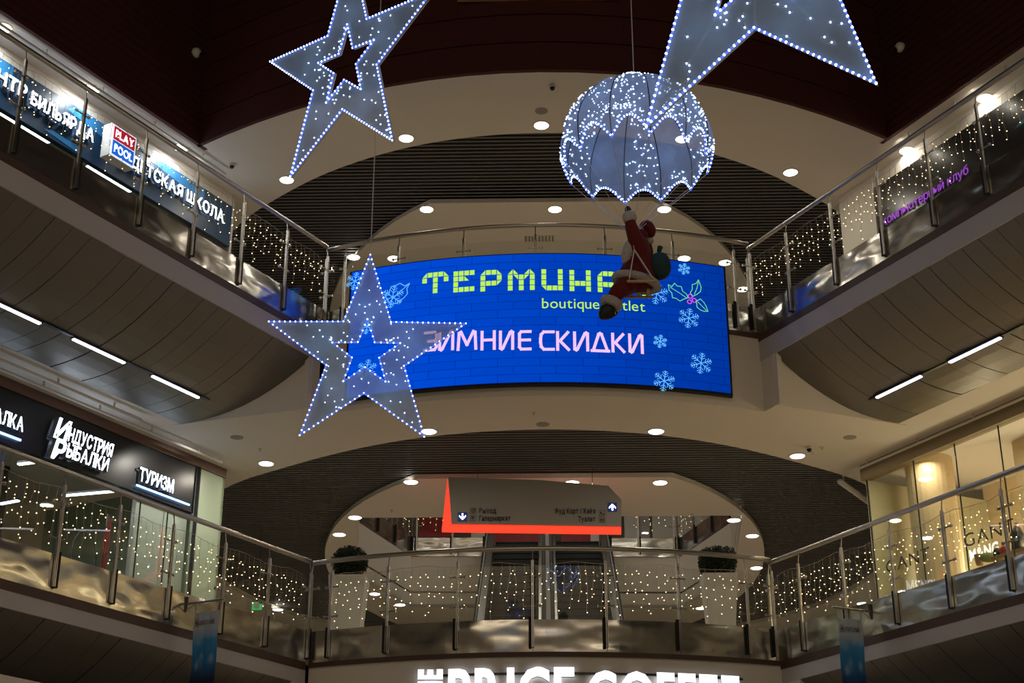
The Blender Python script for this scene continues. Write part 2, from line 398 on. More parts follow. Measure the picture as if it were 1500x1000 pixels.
for (ztop, zc, zsk, lv) in ((10.07, C2, 10.47, 'upper'), (5.27, C1, 5.55, 'lower')):
    arcband(.03, .15, zc - .005, zsk - .05, 'wall_front', 'plaster', kind='structure', label='curved plaster fascia of the %s gallery' % lv)
    arcband(-.02, .25, zsk - .06, zsk, 'trim_%d' % ti, 'brown', kind='structure', label='dark edge strip under the steel skirting of the %s front gallery' % lv); ti += 1
    for sg in (-1, 1):
        s0 = S0(sg)
        band(sg, -.01, .2, zsk - .11, zsk, s0, FARS, 'trim_%d' % ti, 'brown', kind='structure', label='brown edge strip of the %s gallery, %s side' % (lv, SIDE[sg])); ti += 1
        band(sg, .0, .2, ztop - .02, zsk - .11, s0 - .02, FARS, 'trim_%d' % ti, 'greyband', kind='structure', label='grey plaster band of the %s gallery, %s side' % (lv, SIDE[sg])); ti += 1
        # end wall closing the hull against the front gallery
        C_ = SP(sg, .275, .0, 0); E_ = SP(sg, .70 if sg < 0 else .43, 2.3, 0); b = MB()
        band(sg, .012, .10, zc - .006, ztop + .05, s0, .34, 'wall_' + SIDE[sg], 'plaster', kind='structure', label='plaster pilaster at the %s %s gallery corner' % (lv, SIDE[sg]))
        nrm = Vector((E_.y - C_.y, -(E_.x - C_.x), 0)).normalized() * .1
        if nrm.y < 0: nrm = -nrm
        zq = zc - .007; b.hexa([(C_.x, C_.y, zq), (E_.x, E_.y, zq), (E_.x + nrm.x, E_.y + nrm.y, zq), (C_.x + nrm.x, C_.y + nrm.y, zq)],
               [(C_.x, C_.y, ztop + .2), (E_.x, E_.y, ztop + .2), (E_.x + nrm.x, E_.y + nrm.y, ztop + .2), (C_.x + nrm.x, C_.y + nrm.y, ztop + .2)])
        b.build('wall_' + SIDE[sg], 'plaster', kind='structure', label='plaster return wall at the end of the %s %s soffit' % (lv, SIDE[sg]))
        # hull
        root = thing('ceiling', SP(sg, 4, 1, ztop), 'curved bronze panelled soffit under the %s gallery, %s side' % (lv, SIDE[sg]), None, kind='structure')
        K = 10; pw = .30; ns = [.015 + (HULLW - .015) * i / K for i in range(K + 1)]
        base = None; d = SP(sg, 1, 0, 0) - SP(sg, 0, 0, 0); nv = SP(sg, 0, 1, 0) - SP(sg, 0, 0, 0)
        def hull_mesh(sA, sB, slant):
            b = MB()
            for i in range(K):
                q = []
                for nn_ in (ns[i], ns[i + 1]):
                    for ss in (sA, sB):
                        sl = (slant * nn_ if ss is sA else 0)
                        q.append(nv * nn_ + d * (ss + sl) + Vector((0, 0, hullz(nn_, 0, zc - ztop))))
                up = Vector((0, 0, .03))
                a, b_, c, e = q[0], q[1], q[3], q[2]
                b.hexa([a, b_, c, e], [a + up, b_ + up, c + up, e + up])
            me = bpy.data.meshes.new('soffit_panel'); me.from_pydata(b.v, [], b.f); me.materials.append(M['hull']); me.update(); return me
        sl = (.66 - .28) / 2.3 if sg < 0 else .05
        first = hull_mesh(0, .62, sl); org = SP(sg, 0, 0, ztop)
        s = .28 if sg < 0 else .26
        o = link('soffit_panel', first, root); o.location = org + d * s - root.location; o.matrix_parent_inverse.identity()
        s += .62 + .006
        me = hull_mesh(0, pw, 0)
        while s < 15:
            o = link('soffit_panel', me, root); o.matrix_parent_inverse.identity()
            o.location = org + d * s - root.location + Vector((0, 0, random.uniform(-.006, .006))); o.rotation_euler.z = random.uniform(-.003, .003)
            s += pw + .007

# ================================================================== RAILINGS
def railing(name_label, path, zr, zs, posts, glass_gap=True, inner=1):
    """path(t)->(x,y) for t in metres, posts = list of t; zs skirt bottom; returns root"""
    p0 = path(posts[0]); root = thing('glass_railing', (p0[0], p0[1], zs), name_label, 'railing')
    t0, t1 = posts[0], posts[-1]; n = max(2, int(abs(t1 - t0) / .25))
    MB().tube([(*path(t0 + (t1 - t0) * i / n)[:2], zr) for i in range(n + 1)], .034, 10).build('handrail', 'steel', root, smooth=True)
    for i, t in enumerate(posts):
        x, y = path(t)[:2]; x2, y2 = path(t + .01)[:2]; d = Vector((x2 - x, y2 - y, 0)).normalized(); nr = Vector((-d.y, d.x, 0)) * inner
        b = MB(); c = Vector((x, y, 0)) - nr * .03
        for k in (-1, 1):
            q = c + d * .011 * k; b.bar((q.x, q.y, zs + .06), (q.x, q.y, zr - .18), .034, .012, up=tuple(d))
        b.tube([(c.x, c.y, zr - .26), (c.x, c.y, zr - .17)], .019, 8); b.tube([(c.x, c.y, zr - .18), (x, y, zr - .01)], .008, 6)
        po = b.build('post', 'steel', root)
        b = MB(); q = c + d * -.036; b.bar((q.x, q.y, zs + .05), (q.x, q.y, zs + .47), .028, .04, up=tuple(d)); b.build('mounting_bracket', 'black', po)
        for h in (.38, .80):
            b = MB()
            q = c + nr * .035
            for k in (-1, 1):
                b.tube([(q.x, q.y, zr - h), (q.x + d.x * .10 * k, q.y + d.y * .10 * k, zr - h)], .011, 6)
                b.tube([(q.x + d.x * .09 * k, q.y + d.y * .09 * k, zr - h), (q.x + d.x * .115 * k, q.y + d.y * .115 * k, zr - h)], .021, 8)
            b.build('glass_clamp', 'steel', po)
    for i in range(len(posts) - 1):
        ta, tb = posts[i], posts[i + 1]
        if glass_gap and abs(tb - ta) < .05: continue
        for nm, z0, z1, off, th, m, g in (('glass_pane', zs + .40, zr - .24, .02, .01, 'glass', .035), ('skirting_panel', zs, zs + .44, -.005, .012, 'skirt', .003)):
            b = MB(); k = 6; pts = []
            for j in range(k + 1):
                t = ta + g + (tb - ta - 2 * g) * j / k; x, y = path(t)[:2]; x2, y2 = path(t + .01)[:2]
                d = Vector((x2 - x, y2 - y, 0)).normalized(); nr = Vector((-d.y, d.x, 0)) * inner; pts.append((Vector((x, y, 0)) + nr * off, Vector((x, y, 0)) + nr * (off + th)))
            for j in range(k):
                (a, a2), (c, c2) = pts[j], pts[j + 1]
                if m == 'glass':
                    b.add([(a.x, a.y, z0), (c.x, c.y, z0), (c.x, c.y, z1), (a.x, a.y, z1)], [(0, 1, 2, 3)])
                else: b.hexa([(a.x, a.y, z0), (c.x, c.y, z0), (c2.x, c2.y, z0), (a2.x, a2.y, z0)], [(a.x, a.y, z1), (c.x, c.y, z1), (c2.x, c2.y, z1), (a2.x, a2.y, z1)])
            b.build(nm, m, root)
    return root
def side_path(sg): return lambda t: (SP(sg, t, 0, 0).x, SP(sg, t, 0, 0).y)
def front_path(t): return (t, yf(t))
PL3 = [.08, 1.1, 2.12, 3.14, 4.18, 5.31, 6.33, 7.35, 8.4]
PR3 = [-.17, .83, 1.89, 2.93, 3.92, 4.88, 5.9, 6.9, 7.9]
PL2 = [.08, 1.03, 1.97, 2.99, 3.96, 4.89, 5.85, 6.8, 7.8]
PR2 = [-.17, .53, 1.48, 2.46, 3.44, 4.45, 5.42, 6.4, 7.4]
PF2 = [-3.3, -3.0, -2.17, -1.19, -.16, .84, 1.84, 2.82, 3.2]
PF3 = [-3.33, -3.02, -2.17, -1.17, -.09, .95, 1.98, 2.94, 3.2]
railing('glass and steel railing of the upper gallery along the left side', side_path(-1), R3, 10.47, PL3, inner=-1)
railing('glass and steel railing of the upper gallery along the right side', side_path(1), R3, 10.47, PR3, inner=1)
railing('curved glass and steel railing of the upper gallery behind the video screen', front_path, R3, 10.47, PF3)
railing('glass and steel railing of the lower gallery along the left side', side_path(-1), R2, 5.55, PL2, inner=-1)
railing('glass and steel railing of the lower gallery along the right side', side_path(1), R2, 5.55, PR2, inner=1)
railing('curved glass and steel railing of the lower gallery in front of the escalators', front_path, R2, 5.55, PF2)
def poly_path(P):
    L_ = [0]
    for a, b in zip(P, P[1:]): L_.append(L_[-1] + math.dist(a, b))
    def f(t):
        for i in range(len(P) - 1):
            if t <= L_[i + 1] or i == len(P) - 2:
                u = (t - L_[i]) / (L_[i + 1] - L_[i]); return (P[i][0] + (P[i + 1][0] - P[i][0]) * u, P[i][1] + (P[i + 1][1] - P[i][1]) * u)
    return f, L_
fpL, LL = poly_path([(-3.46, 26.9), (-3.95, 31.1), (-3.08, 34.0), (-1.35, 34.05)])
fpR, LR = poly_path([(3.64, 26.9), (4.0, 31.3), (3.15, 34.2), (1.5, 34.12)])
def mid(L_): return [L_[0], L_[0] + 1.1, L_[0] + 2.2, L_[0] + 3.2, L_[1], L_[1] + 1.0, L_[1] + 2.0, L_[2] - .02, L_[2] + .12, L_[2] + .95, L_[3] - .02]
railing('small distant glass railing round the escalator opening, left of the escalators', fpL, R3, 10.45, mid(LL), inner=1)
railing('small distant glass railing round the escalator opening, right of the escalators', fpR, R3, 10.45, mid(LR), inner=-1)
b = MB()
for i in range(len(OPEN)):
    (x0, y0), (x1, y1) = OPEN[i], OPEN[(i + 1) % len(OPEN)]
    if i == 0: continue
    e = Vector((x1 - x0, y1 - y0, 0)).normalized(); o_ = Vector((e.y, -e.x, 0)) * .05
    b.hexa([(x0, y0, C2 - .004), (x1, y1, C2 - .004), (x1 + o_.x, y1 + o_.y, C2 - .004), (x0 + o_.x, y0 + o_.y, C2 - .004)], [(x0, y0, 10.44), (x1, y1, 10.44), (x1 + o_.x, y1 + o_.y, 10.44), (x0 + o_.x, y0 + o_.y, 10.44)])
b.build('wall_opening', 'plaster', kind='structure', label='plaster sides of the escalator opening')

# ================================================================== CEILING LAMPS
def downlight(p, label, power=None, color=(1, .89, .73), r=.12, group=None):
    t = thing('downlight', p, label, 'light', group)
    MB().lathe(p, [(r + .02, -.012), (r + .02, .0), (r, .0), (r, -.012)], 24).build('trim_ring', 'ring', t)
    MB().lathe(p, [(.001, -.02), (r - .01, -.02), (r, -.01), (r, -.005)], 24).build('diffuser', 'lamp', t)
    area('down_beam', (p[0], p[1], p[2] - .03), r * 1.8, power or DL_POWER, color)
G3 = 'downlights in the top storey ceiling'; G2 = 'downlights in the ceiling over the lower gallery'
def dl_row(pix, z, fmt, group, **k):
    for i, (x, y) in enumerate(pix): downlight(atZ(x, y, z), fmt % ORD[i], group=None, **k)
dl_row([(420, 263), (595, 202), (793, 183), (1000, 203), (1158, 252)], C3, 'round downlight in the curved top ceiling strip, %s from the left', G3)
dl_row([(518, 376), (577, 378), (625, 306), (813, 306), (973, 306), (1002, 378), (1062, 384), (1088, 423)], C3, 'round downlight in the ceiling seen over the video screen railing, %s from the left', G3)
dl_row([(5, 40), (135, 130), (265, 216)], C3, 'downlight above the upper left gallery, %s from the left', G3, color=(.92, .95, 1))
dl_row([(1328, 220), (1442, 143)], C3, 'downlight above the upper right gallery, %s from the left', G3)
dl_row([(390, 678), (628, 631), (961, 631), (1168, 667)], C2, 'round downlight in the curved ceiling strip below the video screen, %s from the left', G2)
dl_row([(497, 782), (520, 757), (602, 705), (838, 706), (967, 706), (1075, 761), (1102, 784), (1108, 831)], C2, 'round downlight in the oval ceiling round the hanging sign, %s from the left', G2)
dl_row([(407, 892), (549, 869), (586, 885), (1027, 890), (1200, 917), (1263, 883)], C2, 'low distant downlight seen through the lower railing, %s from the left', G2, power=10)
# unseen lamps light the side galleries: top rows carried on, lower ones added
for sg in (-1, 1):
    for s in (4.6, 7.0, 9.5): area('down_beam', SP(sg, s, 2.7, C3 - .05), .2, DL_POWER, (1, .9, .75))
    for s in (6.6, 9.0): area('down_beam', SP(sg, s, 2.6, C2 - .06), .2, DL_POWER * .8, (1, .88, .7) if sg > 0 else (.80, .87, 1))  # added without a visible row; left pair tinted blue to copy the sign glow
# recessed linear lights of the hull soffits
def linear(sg, s0, s1, n, z, label, wd=.045, cat='light'):
    t = thing('linear_light', SP(sg, (s0 + s1) / 2, n, z), label, cat)
    MB().bar(SP(sg, s0 - .02, n, z + .015), SP(sg, s1 + .02, n, z + .015), wd + .03, .03).build('housing', 'darksteel', t)
    MB().bar(SP(sg, s0, n, z - .008), SP(sg, s1, n, z - .008), wd, .02).build('diffuser', 'tube', t)
for i, (a, c) in enumerate(((1.26, 2.25), (2.82, 3.79), (4.39, 5.4), (5.95, 6.9))):
    if i < 3: linear(-1, a, c, 1.30, 9.335, 'long strip light under the left upper gallery, %s from the corner star' % ORD[i])
for i, (a, c) in enumerate(((1.0, 1.96), (2.55, 3.52), (4.15, 5.1))):
    if i < 2: linear(1, a, c, 1.27, 9.335, 'long strip light under the right upper gallery, %s from the video screen' % ORD[i])
for sg, x1 in ((-1, 1.05), (1, .82)):
    MB().bar(SP(sg, x1, 1.29, 9.353), SP(sg, 12, 1.29, 9.353), .06, .012).build('trim_%d' % ti, 'darksteel', kind='structure', label='dark recessed track between the strip lights, %s soffit' % SIDE[sg]); ti += 1
linear(-1, 3.88, 2.89, 3.3, 13.36, 'white strip light glimpsed under the blue shop sign, left one', wd=.07)
linear(-1, 2.06, 1.08, 3.3, 13.36, 'white strip light glimpsed under the blue shop sign, below the red and blue box sign', wd=.07)

# ================================================================== SHOPS
def sgP(sg, s_start, n, z, direction):  # text plane: u runs along s (direction), v up, w towards the well
    return lambda u, v, w_: SP(sg, s_start + direction * u, n - w_, z + v)
NS = 3.0
def wallbox(sg, s0, s1, n0, n1, z0, z1, name, m, parent=None, **k): return band(sg, n0, n1, z0, z1, s0, s1, name, m, parent, **k)
# upper left: blue sign band
M['blueboard'] = mat('deep_blue_board', (.006, .045, .12), .4)
M['skyblue'] = mat('sky_blue_print', (.03, .22, .52), .4)
t = thing('shop_sign', SP(-1, 2, NS, 13.2), 'long blue shop sign with white cyrillic letters on the upper left gallery', 'sign')
wallbox(-1, -1.1, 9, NS, NS + .1, 13.22, 14.0, 'sign_board', 'blueboard', t)
for (a, c, z0, z1) in ((1.75, 2.9, 13.72, 13.99), (-.35, 1.0, 13.75, 13.99), (4.0, 4.8, 13.7, 13.99), (2.5, 3.3, 13.24, 13.36)):
    b = MB(); b.prism([SP(-1, c, NS - .004, z0 + (z1 - z0) * .5), SP(-1, c - .2, NS - .004, z1), SP(-1, a, NS - .004, z1), SP(-1, a, NS - .004, z0)], SP(-1, 0, .004, 0) - SP(-1, 0, 0, 0)); b.build('light_blue_patch', 'skyblue', t)
text('ЦЕНТР', sgP(-1, 4.72, NS - .02, 13.55, -1), .97, .21, 'letter', t, depth=.05, bold=.025, side='letterside')
text('БИЛЬЯРДА', sgP(-1, 3.66, NS - .02, 13.53, -1), 1.32, .20, 'letter', t, depth=.05, bold=.025, side='letterside')
text('ДЕТСКАЯ ШКОЛА', sgP(-1, 1.50, NS - .02, 13.53, -1), 2.32, .20, 'letter', t, depth=.05, bold=.02, side='letterside')
t = thing('box_sign', SP(-1, 1.95, 2.7, 13.4), 'projecting square box sign reading PLAY POOL in red and blue', 'sign')
wallbox(-1, 1.64, 2.20, 2.72, 2.9, 13.33, 13.90, 'sign_box', 'white', t)
wallbox(-1, 1.655, 2.185, 2.712, 2.72, 13.345, 13.885, 'lit_face', mat('lit_white_face', (.85, .88, 1), emit=1.0), t)
wallbox(-1, 1.685, 2.155, 2.70, 2.71, 13.635, 13.86, 'red_field', mat('lit_red_field', (.45, .01, .03), emit=.75), t)
wallbox(-1, 1.685, 2.155, 2.70, 2.71, 13.37, 13.615, 'blue_field', mat('lit_blue_field', (.01, .12, .62), emit=.9), t)
text('PLAY', sgP(-1, 2.12, 2.695, 13.68, -1), .40, .13, 'letter', t, bold=.01, joined=True)
text('POOL', sgP(-1, 2.12, 2.695, 13.42, -1), .40, .14, 'letter', t, bold=.01, joined=True)
wallbox(-1, -1.1, 14, NS + .02, NS + .15, 14.0, C3, 'wall_left', 'plaster', kind='structure', label='narrow plaster bulkhead over the blue sign')
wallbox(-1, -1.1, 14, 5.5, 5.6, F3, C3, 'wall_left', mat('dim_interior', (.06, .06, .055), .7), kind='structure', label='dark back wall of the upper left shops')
wallbox(-1, -1.15, -1.1, NS, 5.6, F3, C3, 'wall_left', 'greyband', kind='structure', label='end wall of the upper left shops')
wallbox(-1, -1.1, 9, NS + .03, NS + .04, F3, 13.22, 'window_1', 'shopglass', kind='structure', label='glass front of the upper left shops')
# upper right: dark sign, white pillar
wallbox(1, -1.45, -.55, NS, NS + .9, F3, C3, 'wall_right', 'plaster', kind='structure', label='white pillar at the end of the upper right shops')
wallbox(1, -.55, 14, NS + .02, NS + .2, 13.95, C3, 'wall_right', 'plaster', kind='structure', label='plaster bulkhead over the dark sign')
t = thing('shop_sign', SP(1, 2, NS, 13.1), 'long black shop sign with purple cyrillic letters on the upper right gallery', 'sign')
wallbox(1, -.50, 9, NS, NS + .1, 13.05, 13.95, 'sign_board', mat('gloss_black_board', (.012, .011, .012), .3), t)
text('компьютерный клуб', sgP(1, -.36, NS - .01, 13.15, 1), 2.05, .155, mat('purple_letter', (.32, .03, .62), emit=1.0), t, depth=.02, side='letterside')
b = MB(); b.prism([SP(1, 2.75, NS - .05, 13.38), SP(1, 3.6, NS - .05, 13.36), SP(1, 3.6, NS - .05, 13.62), SP(1, 3.2, NS - .05, 13.56)], SP(1, 0, .03, 0) - SP(1, 0, 0, 0)); b.build('teal_patch', mat('teal_print', (.03, .20, .30), .5), t)
wallbox(1, -.5, 9, NS + .03, NS + .04, F3, 13.05, 'window_2', 'shopglass', kind='structure', label='glass front of the upper right shops')
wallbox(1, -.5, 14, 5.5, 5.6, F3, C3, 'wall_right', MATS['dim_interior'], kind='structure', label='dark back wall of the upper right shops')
for sg, s in ((1, .6), (1, 2.3), (-1, .2), (-1, 2.9)):
    area('spot_on_bulkhead', SP(sg, s, 2.55, C3 - .06), .12, 1.6, (1, .92, .78), rot=(rad(20), rad(-35 * sg), 0))
# lower left: fishing shop
M['blackboard'] = mat('satin_black_fascia', (.006, .006, .008), .3)
t = thing('shop_sign', SP(-1, 1, NS, 8.4), 'black fascia of the fishing shop with glowing white cyrillic letters', 'sign')
wallbox(-1, -.75, 9, NS, NS + .12, 8.33, 9.10, 'sign_board', 'blackboard', t)
text('РЫБАЛКА', sgP(-1, 3.86, NS - .02, 8.56, -1), .89, .19, 'letter', t, depth=.04, bold=.02, side='letterside')
MB().bar(SP(-1, 3.9, NS - .03, 8.44), SP(-1, 2.96, NS - .03, 8.44), .02, .03).build('glow_bar', 'edgeglow', t)
def ital(P0, k): return lambda u, v, w_: P0(u + v * k, v, w_)
text('И', ital(sgP(-1, 2.45, NS - .03, 8.64, -1), .25), .25, .29, 'letter', t, depth=.08, bold=.03, side='letterside')
text('НДУСТРИЯ', ital(sgP(-1, 2.17, NS - .03, 8.66, -1), .12), .90, .20, 'letter', t, depth=.08, bold=.02, side='letterside')
text('Р', ital(sgP(-1, 2.45, NS - .03, 8.33, -1), .25), .22, .29, 'letter', t, depth=.08, bold=.03, side='letterside')
text('ЫБАЛКИ', ital(sgP(-1, 2.17, NS - .03, 8.42, -1), .12), .84, .20, 'letter', t, depth=.08, bold=.02, side='letterside')
text('ТУРИЗМ', sgP(-1, .60, NS - .02, 8.50, -1), .77, .20, 'letter', t, depth=.05, bold=.02, side='letterside')
MB().bar(SP(-1, .62, NS - .04, 8.42), SP(-1, -.60, NS - .04, 8.42), .02, .025).build('glow_bar', 'edgeglow', t)
wallbox(-1, -1.45, 14, NS - .03, NS + .15, 9.10, C2, 'trim_%d' % ti, mat('taupe_trim', (.16, .10, .08), .6), kind='structure', label='taupe trim above the fishing shop fascia'); ti += 1
wallbox(-1, -1.45, -.75, NS, NS + .05, F2, 9.10, 'wall_left', mat('pale_green_glass_panel', (.42, .52, .38), .35), kind='structure', label='pale green panel at the end of the fishing shop')
wallbox(-1, -1.45, -1.40, NS, 7, F2, 9.10, 'wall_left', MATS['pale_green_glass_panel'], kind='structure', label='pale green return wall of the fishing shop')
MB().bar(SP(-1, -.78, NS - .03, F2), SP(-1, -.78, NS - .03, 9.1), .05, .05).build('trim_%d' % ti, 'darksteel', kind='structure', label='dark upright beside the pale green panel'); ti += 1
wallbox(-1, -.75, .42, NS + .12, NS + .2, F2, 8.30, 'wall_left', mat('grey_white_panel', (.74, .74, .68), .5), kind='structure', label='light panel wall inside the fishing shop glass')
wallbox(-1, -.75, 9, NS + .03, NS + .04, F2, 8.33, 'window_3', 'shopglass', kind='structure', label='glass front of the fishing shop')
for s in (-.2, .42, 2.0, 3.6):
    MB().bar(SP(-1, s, NS + .03, F2), SP(-1, s, NS + .03, 8.33), .015, .02).build('trim_%d' % ti, 'darksteel', kind='structure', label='thin glass joint of the fishing shop front'); ti += 1
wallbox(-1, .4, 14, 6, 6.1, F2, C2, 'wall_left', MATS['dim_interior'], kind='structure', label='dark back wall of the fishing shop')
for i, (a, c) in enumerate(((2.02, 1.50), (1.08, -.05))):
    pass
def free_tube(p, q, label, r=.03):
    t = thing('linear_light', (Vector(p) + Vector(q)) / 2, label, 'light'); MB().bar(p, q, r * 2, .02).build('diffuser', 'tube', t)
    MB().bar(Vector(p) + Vector((0, 0, .025)), Vector(q) + Vector((0, 0, .025)), r * 2.4, .03).build('housing', 'darksteel', t)
def viaN(sg, px, py, n):
    a = SP(sg, 0, n, 0); c = SP(sg, 5, n, 0); r = ray(px, py); dx, dy = c.x - a.x, c.y - a.y
    k = (a.x * dy - a.y * dx) / (r[0] * dy - r[1] * dx); return Vector((r[0] * k, r[1] * k, r[2] * k + CZ))
free_tube(atZ(92, 726, 8.32), atZ(172, 719, 8.32), 'white tube light inside the fishing shop, above the hoop net')
free_tube(atZ(27, 680, 8.5), atZ(82, 673, 8.5), 'white tube light inside the fishing shop, under the big double-line sign')
free_tube(atZ(0, 738, 8.1), atZ(27, 733, 8.1), 'white tube light inside the fishing shop at the left picture edge')
root = thing('rod_rack', SP(-1, 3, 3.8, F2), 'row of upright fishing rods behind the lower left railing', 'rack')
for i in range(26):
    s = 4.6 - i * .085; MB().tube([SP(-1, s, 3.8, F2), SP(-1, s + random.uniform(-.02, .02), 3.8, 7.9 + random.uniform(-.35, .1))], [.012, .005], 5).build('fishing_rod', 'steel', root)
wallbox(-1, 2.3, 4.7, 3.7, 3.9, F2, F2 + .12, 'rack_base', 'darksteel', root)
t = thing('landing_net', SP(-1, 1.2, 3.7, 6.6), 'round hoop landing net hanging in the fishing shop', 'net')
cN = viaN(-1, 122, 815, 3.7)
MB().tube([cN + (SP(-1, .26 * cos(a), 0, 0) - SP(-1, 0, 0, 0)) + Vector((0, 0, .40 * sin(a))) for a in [2 * pi * k / 20 for k in range(20)]], .012, 5, True).build('hoop', mat('olive_metal', (.12, .10, .07), .5), t)
MB().tube([cN + Vector((0, 0, -.40)), cN + Vector((0, 0, -1.0))], .012, 5).build('handle', MATS['olive_metal'], t)
a0, a1 = viaN(-1, 150, 830, 3.4), viaN(-1, 158, 755, 3.4)
t = thing('flag_banner', (a0.x, a0.y, F2), 'upright red flag banner inside the fishing shop', 'banner')
dS = SP(-1, -1, 0, 0) - SP(-1, 0, 0, 0)
b = MB(); b.prism([Vector((a0.x, a0.y, 6.9)) - dS * .16, Vector((a0.x, a0.y, 6.75)) + dS * .06, Vector((a1.x, a1.y, 7.85)) + dS * .09, Vector((a1.x, a1.y, 8.0)) + dS * .03, Vector((a1.x, a1.y, 7.7)) - dS * .04, Vector((a1.x, a1.y, 7.1)) - dS * .04], (0, .01, 0)); b.build('flag_cloth', mat('red_flag', (.42, .03, .035), .7), t)
MB().tube([(a0.x, a0.y, F2), (a0.x, a0.y, 8.0)], .012, 6).build('pole', 'steel', t)
MB().lathe((a0.x, a0.y, F2), [(.16, 0), (.16, .02), (.03, .03)], 14).build('base', 'darksteel', t)
area('fishing_shop_lamp', SP(-1, 2.5, 4.5, 8.9), 1.2, 35, (.95, .95, 1))
sl = bpy.data.lights.new('fishing_shop_spot', 'SPOT'); sl.energy = 95; sl.color = (1, .95, .85); sl.spot_size = rad(110); sl.spot_blend = .9; sl.shadow_soft_size = .01
so = bpy.data.objects.new('fishing_shop_spot', sl); COL.objects.link(so); so.location = SP(-1, -.1, 1.95, 9.2)
so.rotation_euler = (SP(-1, -.1, NS, 8.0) - so.location).to_track_quat('-Z', 'Y').to_euler()
# lower right: clothing shop, warm
M['cream'] = mat('warm_cream_wall', (.72, .57, .36), .7)
wallbox(1, -1.5, 14, NS - .05, NS + .12, 9.0, C2, 'trim_%d' % ti, mat('olive_beige_beam', (.26, .20, .11), .6), kind='structure', label='olive beige beam over the clothing shop glass'); ti += 1
wallbox(1, -1.45, 12, NS + .03, NS + .04, F2, 9.0, 'window_4', 'shopglass', kind='structure', label='tall glass front of the clothing shop')
for s in (-1.45, -.31, .62, 1.55, 2.5, 3.5):
    MB().bar(SP(1, s, NS + .03, F2), SP(1, s, NS + .03, 9.0), .012, .02).build('trim_%d' % ti, 'darksteel', kind='structure', label='thin glass joint of the clothing shop front'); ti += 1
wallbox(1, -1.5, 14, 5.6, 5.7, F2, C2, 'wall_right', 'cream', kind='structure', label='cream back wall of the clothing shop')
wallbox(1, -1.5, -1.44, NS + .05, 7, F2, 9.0, 'wall_right', mat('greenish_end_glass', (.62, .58, .40), .4), kind='structure', label='end wall of the clothing shop')
wallbox(1, .55, 1.35, 4.3, 5.6, F2, C2, 'wall_right', 'cream', kind='structure', label='cream partition inside the clothing shop')
b = MB(); cc = SP(1, -.75, 3.75, F2); b.lathe(cc, [(.38, 0), (.38, C2 - F2)], 28); b.build('wall_column', 'cream', smooth=False, kind='structure', label='round cream column behind the clothing shop glass')
for s_ in (-.3, 1.9, 3.6, 5.5): point('clothes_shop_light', SP(1, s_, 4.6, 7.4), 58, (1, .80, .54), r=.12)  # unseen points added low in the shop to brighten its walls and ceiling
area('clothes_shop_light', SP(1, -.35, 3.3, 9.1), .25, 9, (1, .82, .56))
for s_ in (1.5, 3.5, 5.5): area('clothes_shop_light', SP(1, s_, 3.6, 9.1), .5, 16, (1, .82, .56))
M['ink'] = mat('black_lettering', (.012, .01, .01), .5)
t = thing('window_lettering', SP(1, 0, NS, 7.3), 'thin black word GANT on the clothing shop glass, nearer the corner', 'sign')
text('GANT', sgP(1, -1.17, NS + .015, 7.38, 1), 1.02, .20, 'ink', t, gap=.14)
t = thing('window_lettering', SP(1, 1, NS, 7.3), 'thin black word GANT on the clothing shop glass, near the right picture edge', 'sign')
text('GANT', sgP(1, .60, NS + .015, 7.38, 1), 1.02, .20, 'ink', t, gap=.14)
t = thing('wall_sign', SP(1, 1, 3.6, 7.2), 'white glowing block letters low inside the clothing shop', 'sign')
pA = viaN(1, 1421, 822, 3.6)
text('M&NG', lambda u, v, w_: Vector((pA.x, pA.y, pA.z)) + (SP(1, u, 0, 0) - SP(1, 0, 0, 0)) + Vector((0, 0, v)) , .62, .17, mat('warm_white_letter', (1, .95, .85), emit=1.6), t, bold=.03)
# goods on a shelf by the glass
def shelf_item(px, py, n, name, label, cat, build):
    p = viaN(1, px, py, n); build(p, name, label, cat)
sh = viaN(1, 1470, 822, 3.4)
t = thing('display_table', (sh.x, sh.y, F2), 'low display table behind the clothing shop glass', 'table')
sS = 1.2
tz = viaN(1, 1450, 823, 3.4).z
wallbox(1, .9, 3.0, 3.2, 3.7, tz - .06, tz, 'table_top', 'wood', t)
for s_, n_ in ((.95, 3.25), (2.95, 3.25), (.95, 3.65), (2.95, 3.65)): MB().bar(SP(1, s_, n_, F2), SP(1, s_, n_, tz - .06), .05, .05).build('leg', 'wood', t)
def item_s(px): 
    q = viaN(1, px, 815, 3.4); return SP(1, ((q.x - 3.3) * S28 - (q.y - 21) * C28), 3.4, tz)
p = item_s(1434); MB().lathe(p, [(.05, 0), (.07, .10), (.075, .16)], 14).build('hat_box', mat('peach_card', (.55, .33, .2), .7), label='round peach box on the display table', cat='box')
p = item_s(1448); MB().ball(p + Vector((0, 0, .075)), .13, 12, 8, (1.1, .6, .58)).build('folded_sweater', mat('olive_knit', (.28, .30, .13), .9), smooth=True, label='olive green folded sweater on the display table', cat='clothing')
p = item_s(1462); MB().ball(p + Vector((0, 0, .09)), .10, 10, 7, (.7, .5, .9)).build('handbag', mat('black_leather', (.01, .01, .012), .4), smooth=True, label='small black handbag on the display table', cat='bag')
p = item_s(1473); MB().ball(p + Vector((0, 0, .09)), .10, 10, 7, (.8, .5, .9)).build('handbag', mat('red_leather', (.5, .03, .03), .5), smooth=True, label='red handbag on the display table', cat='bag')
p = item_s(1492)
t = thing('mannequin', (p.x, p.y, tz), 'half mannequin in a black top at the right picture edge', 'mannequin')
MB().tube([p, p + Vector((0, 0, .12)), p + Vector((.02, 0, .26)), p + Vector((.03, 0, .38))], [.09, .08, .11, .05], 12).build('torso', MATS['black_leather'], t, smooth=True)
MB().tube([p + Vector((.03, 0, .37)), p + Vector((.03, 0, .45))], [.04, .035], 10).build('neck', 'skin', t)

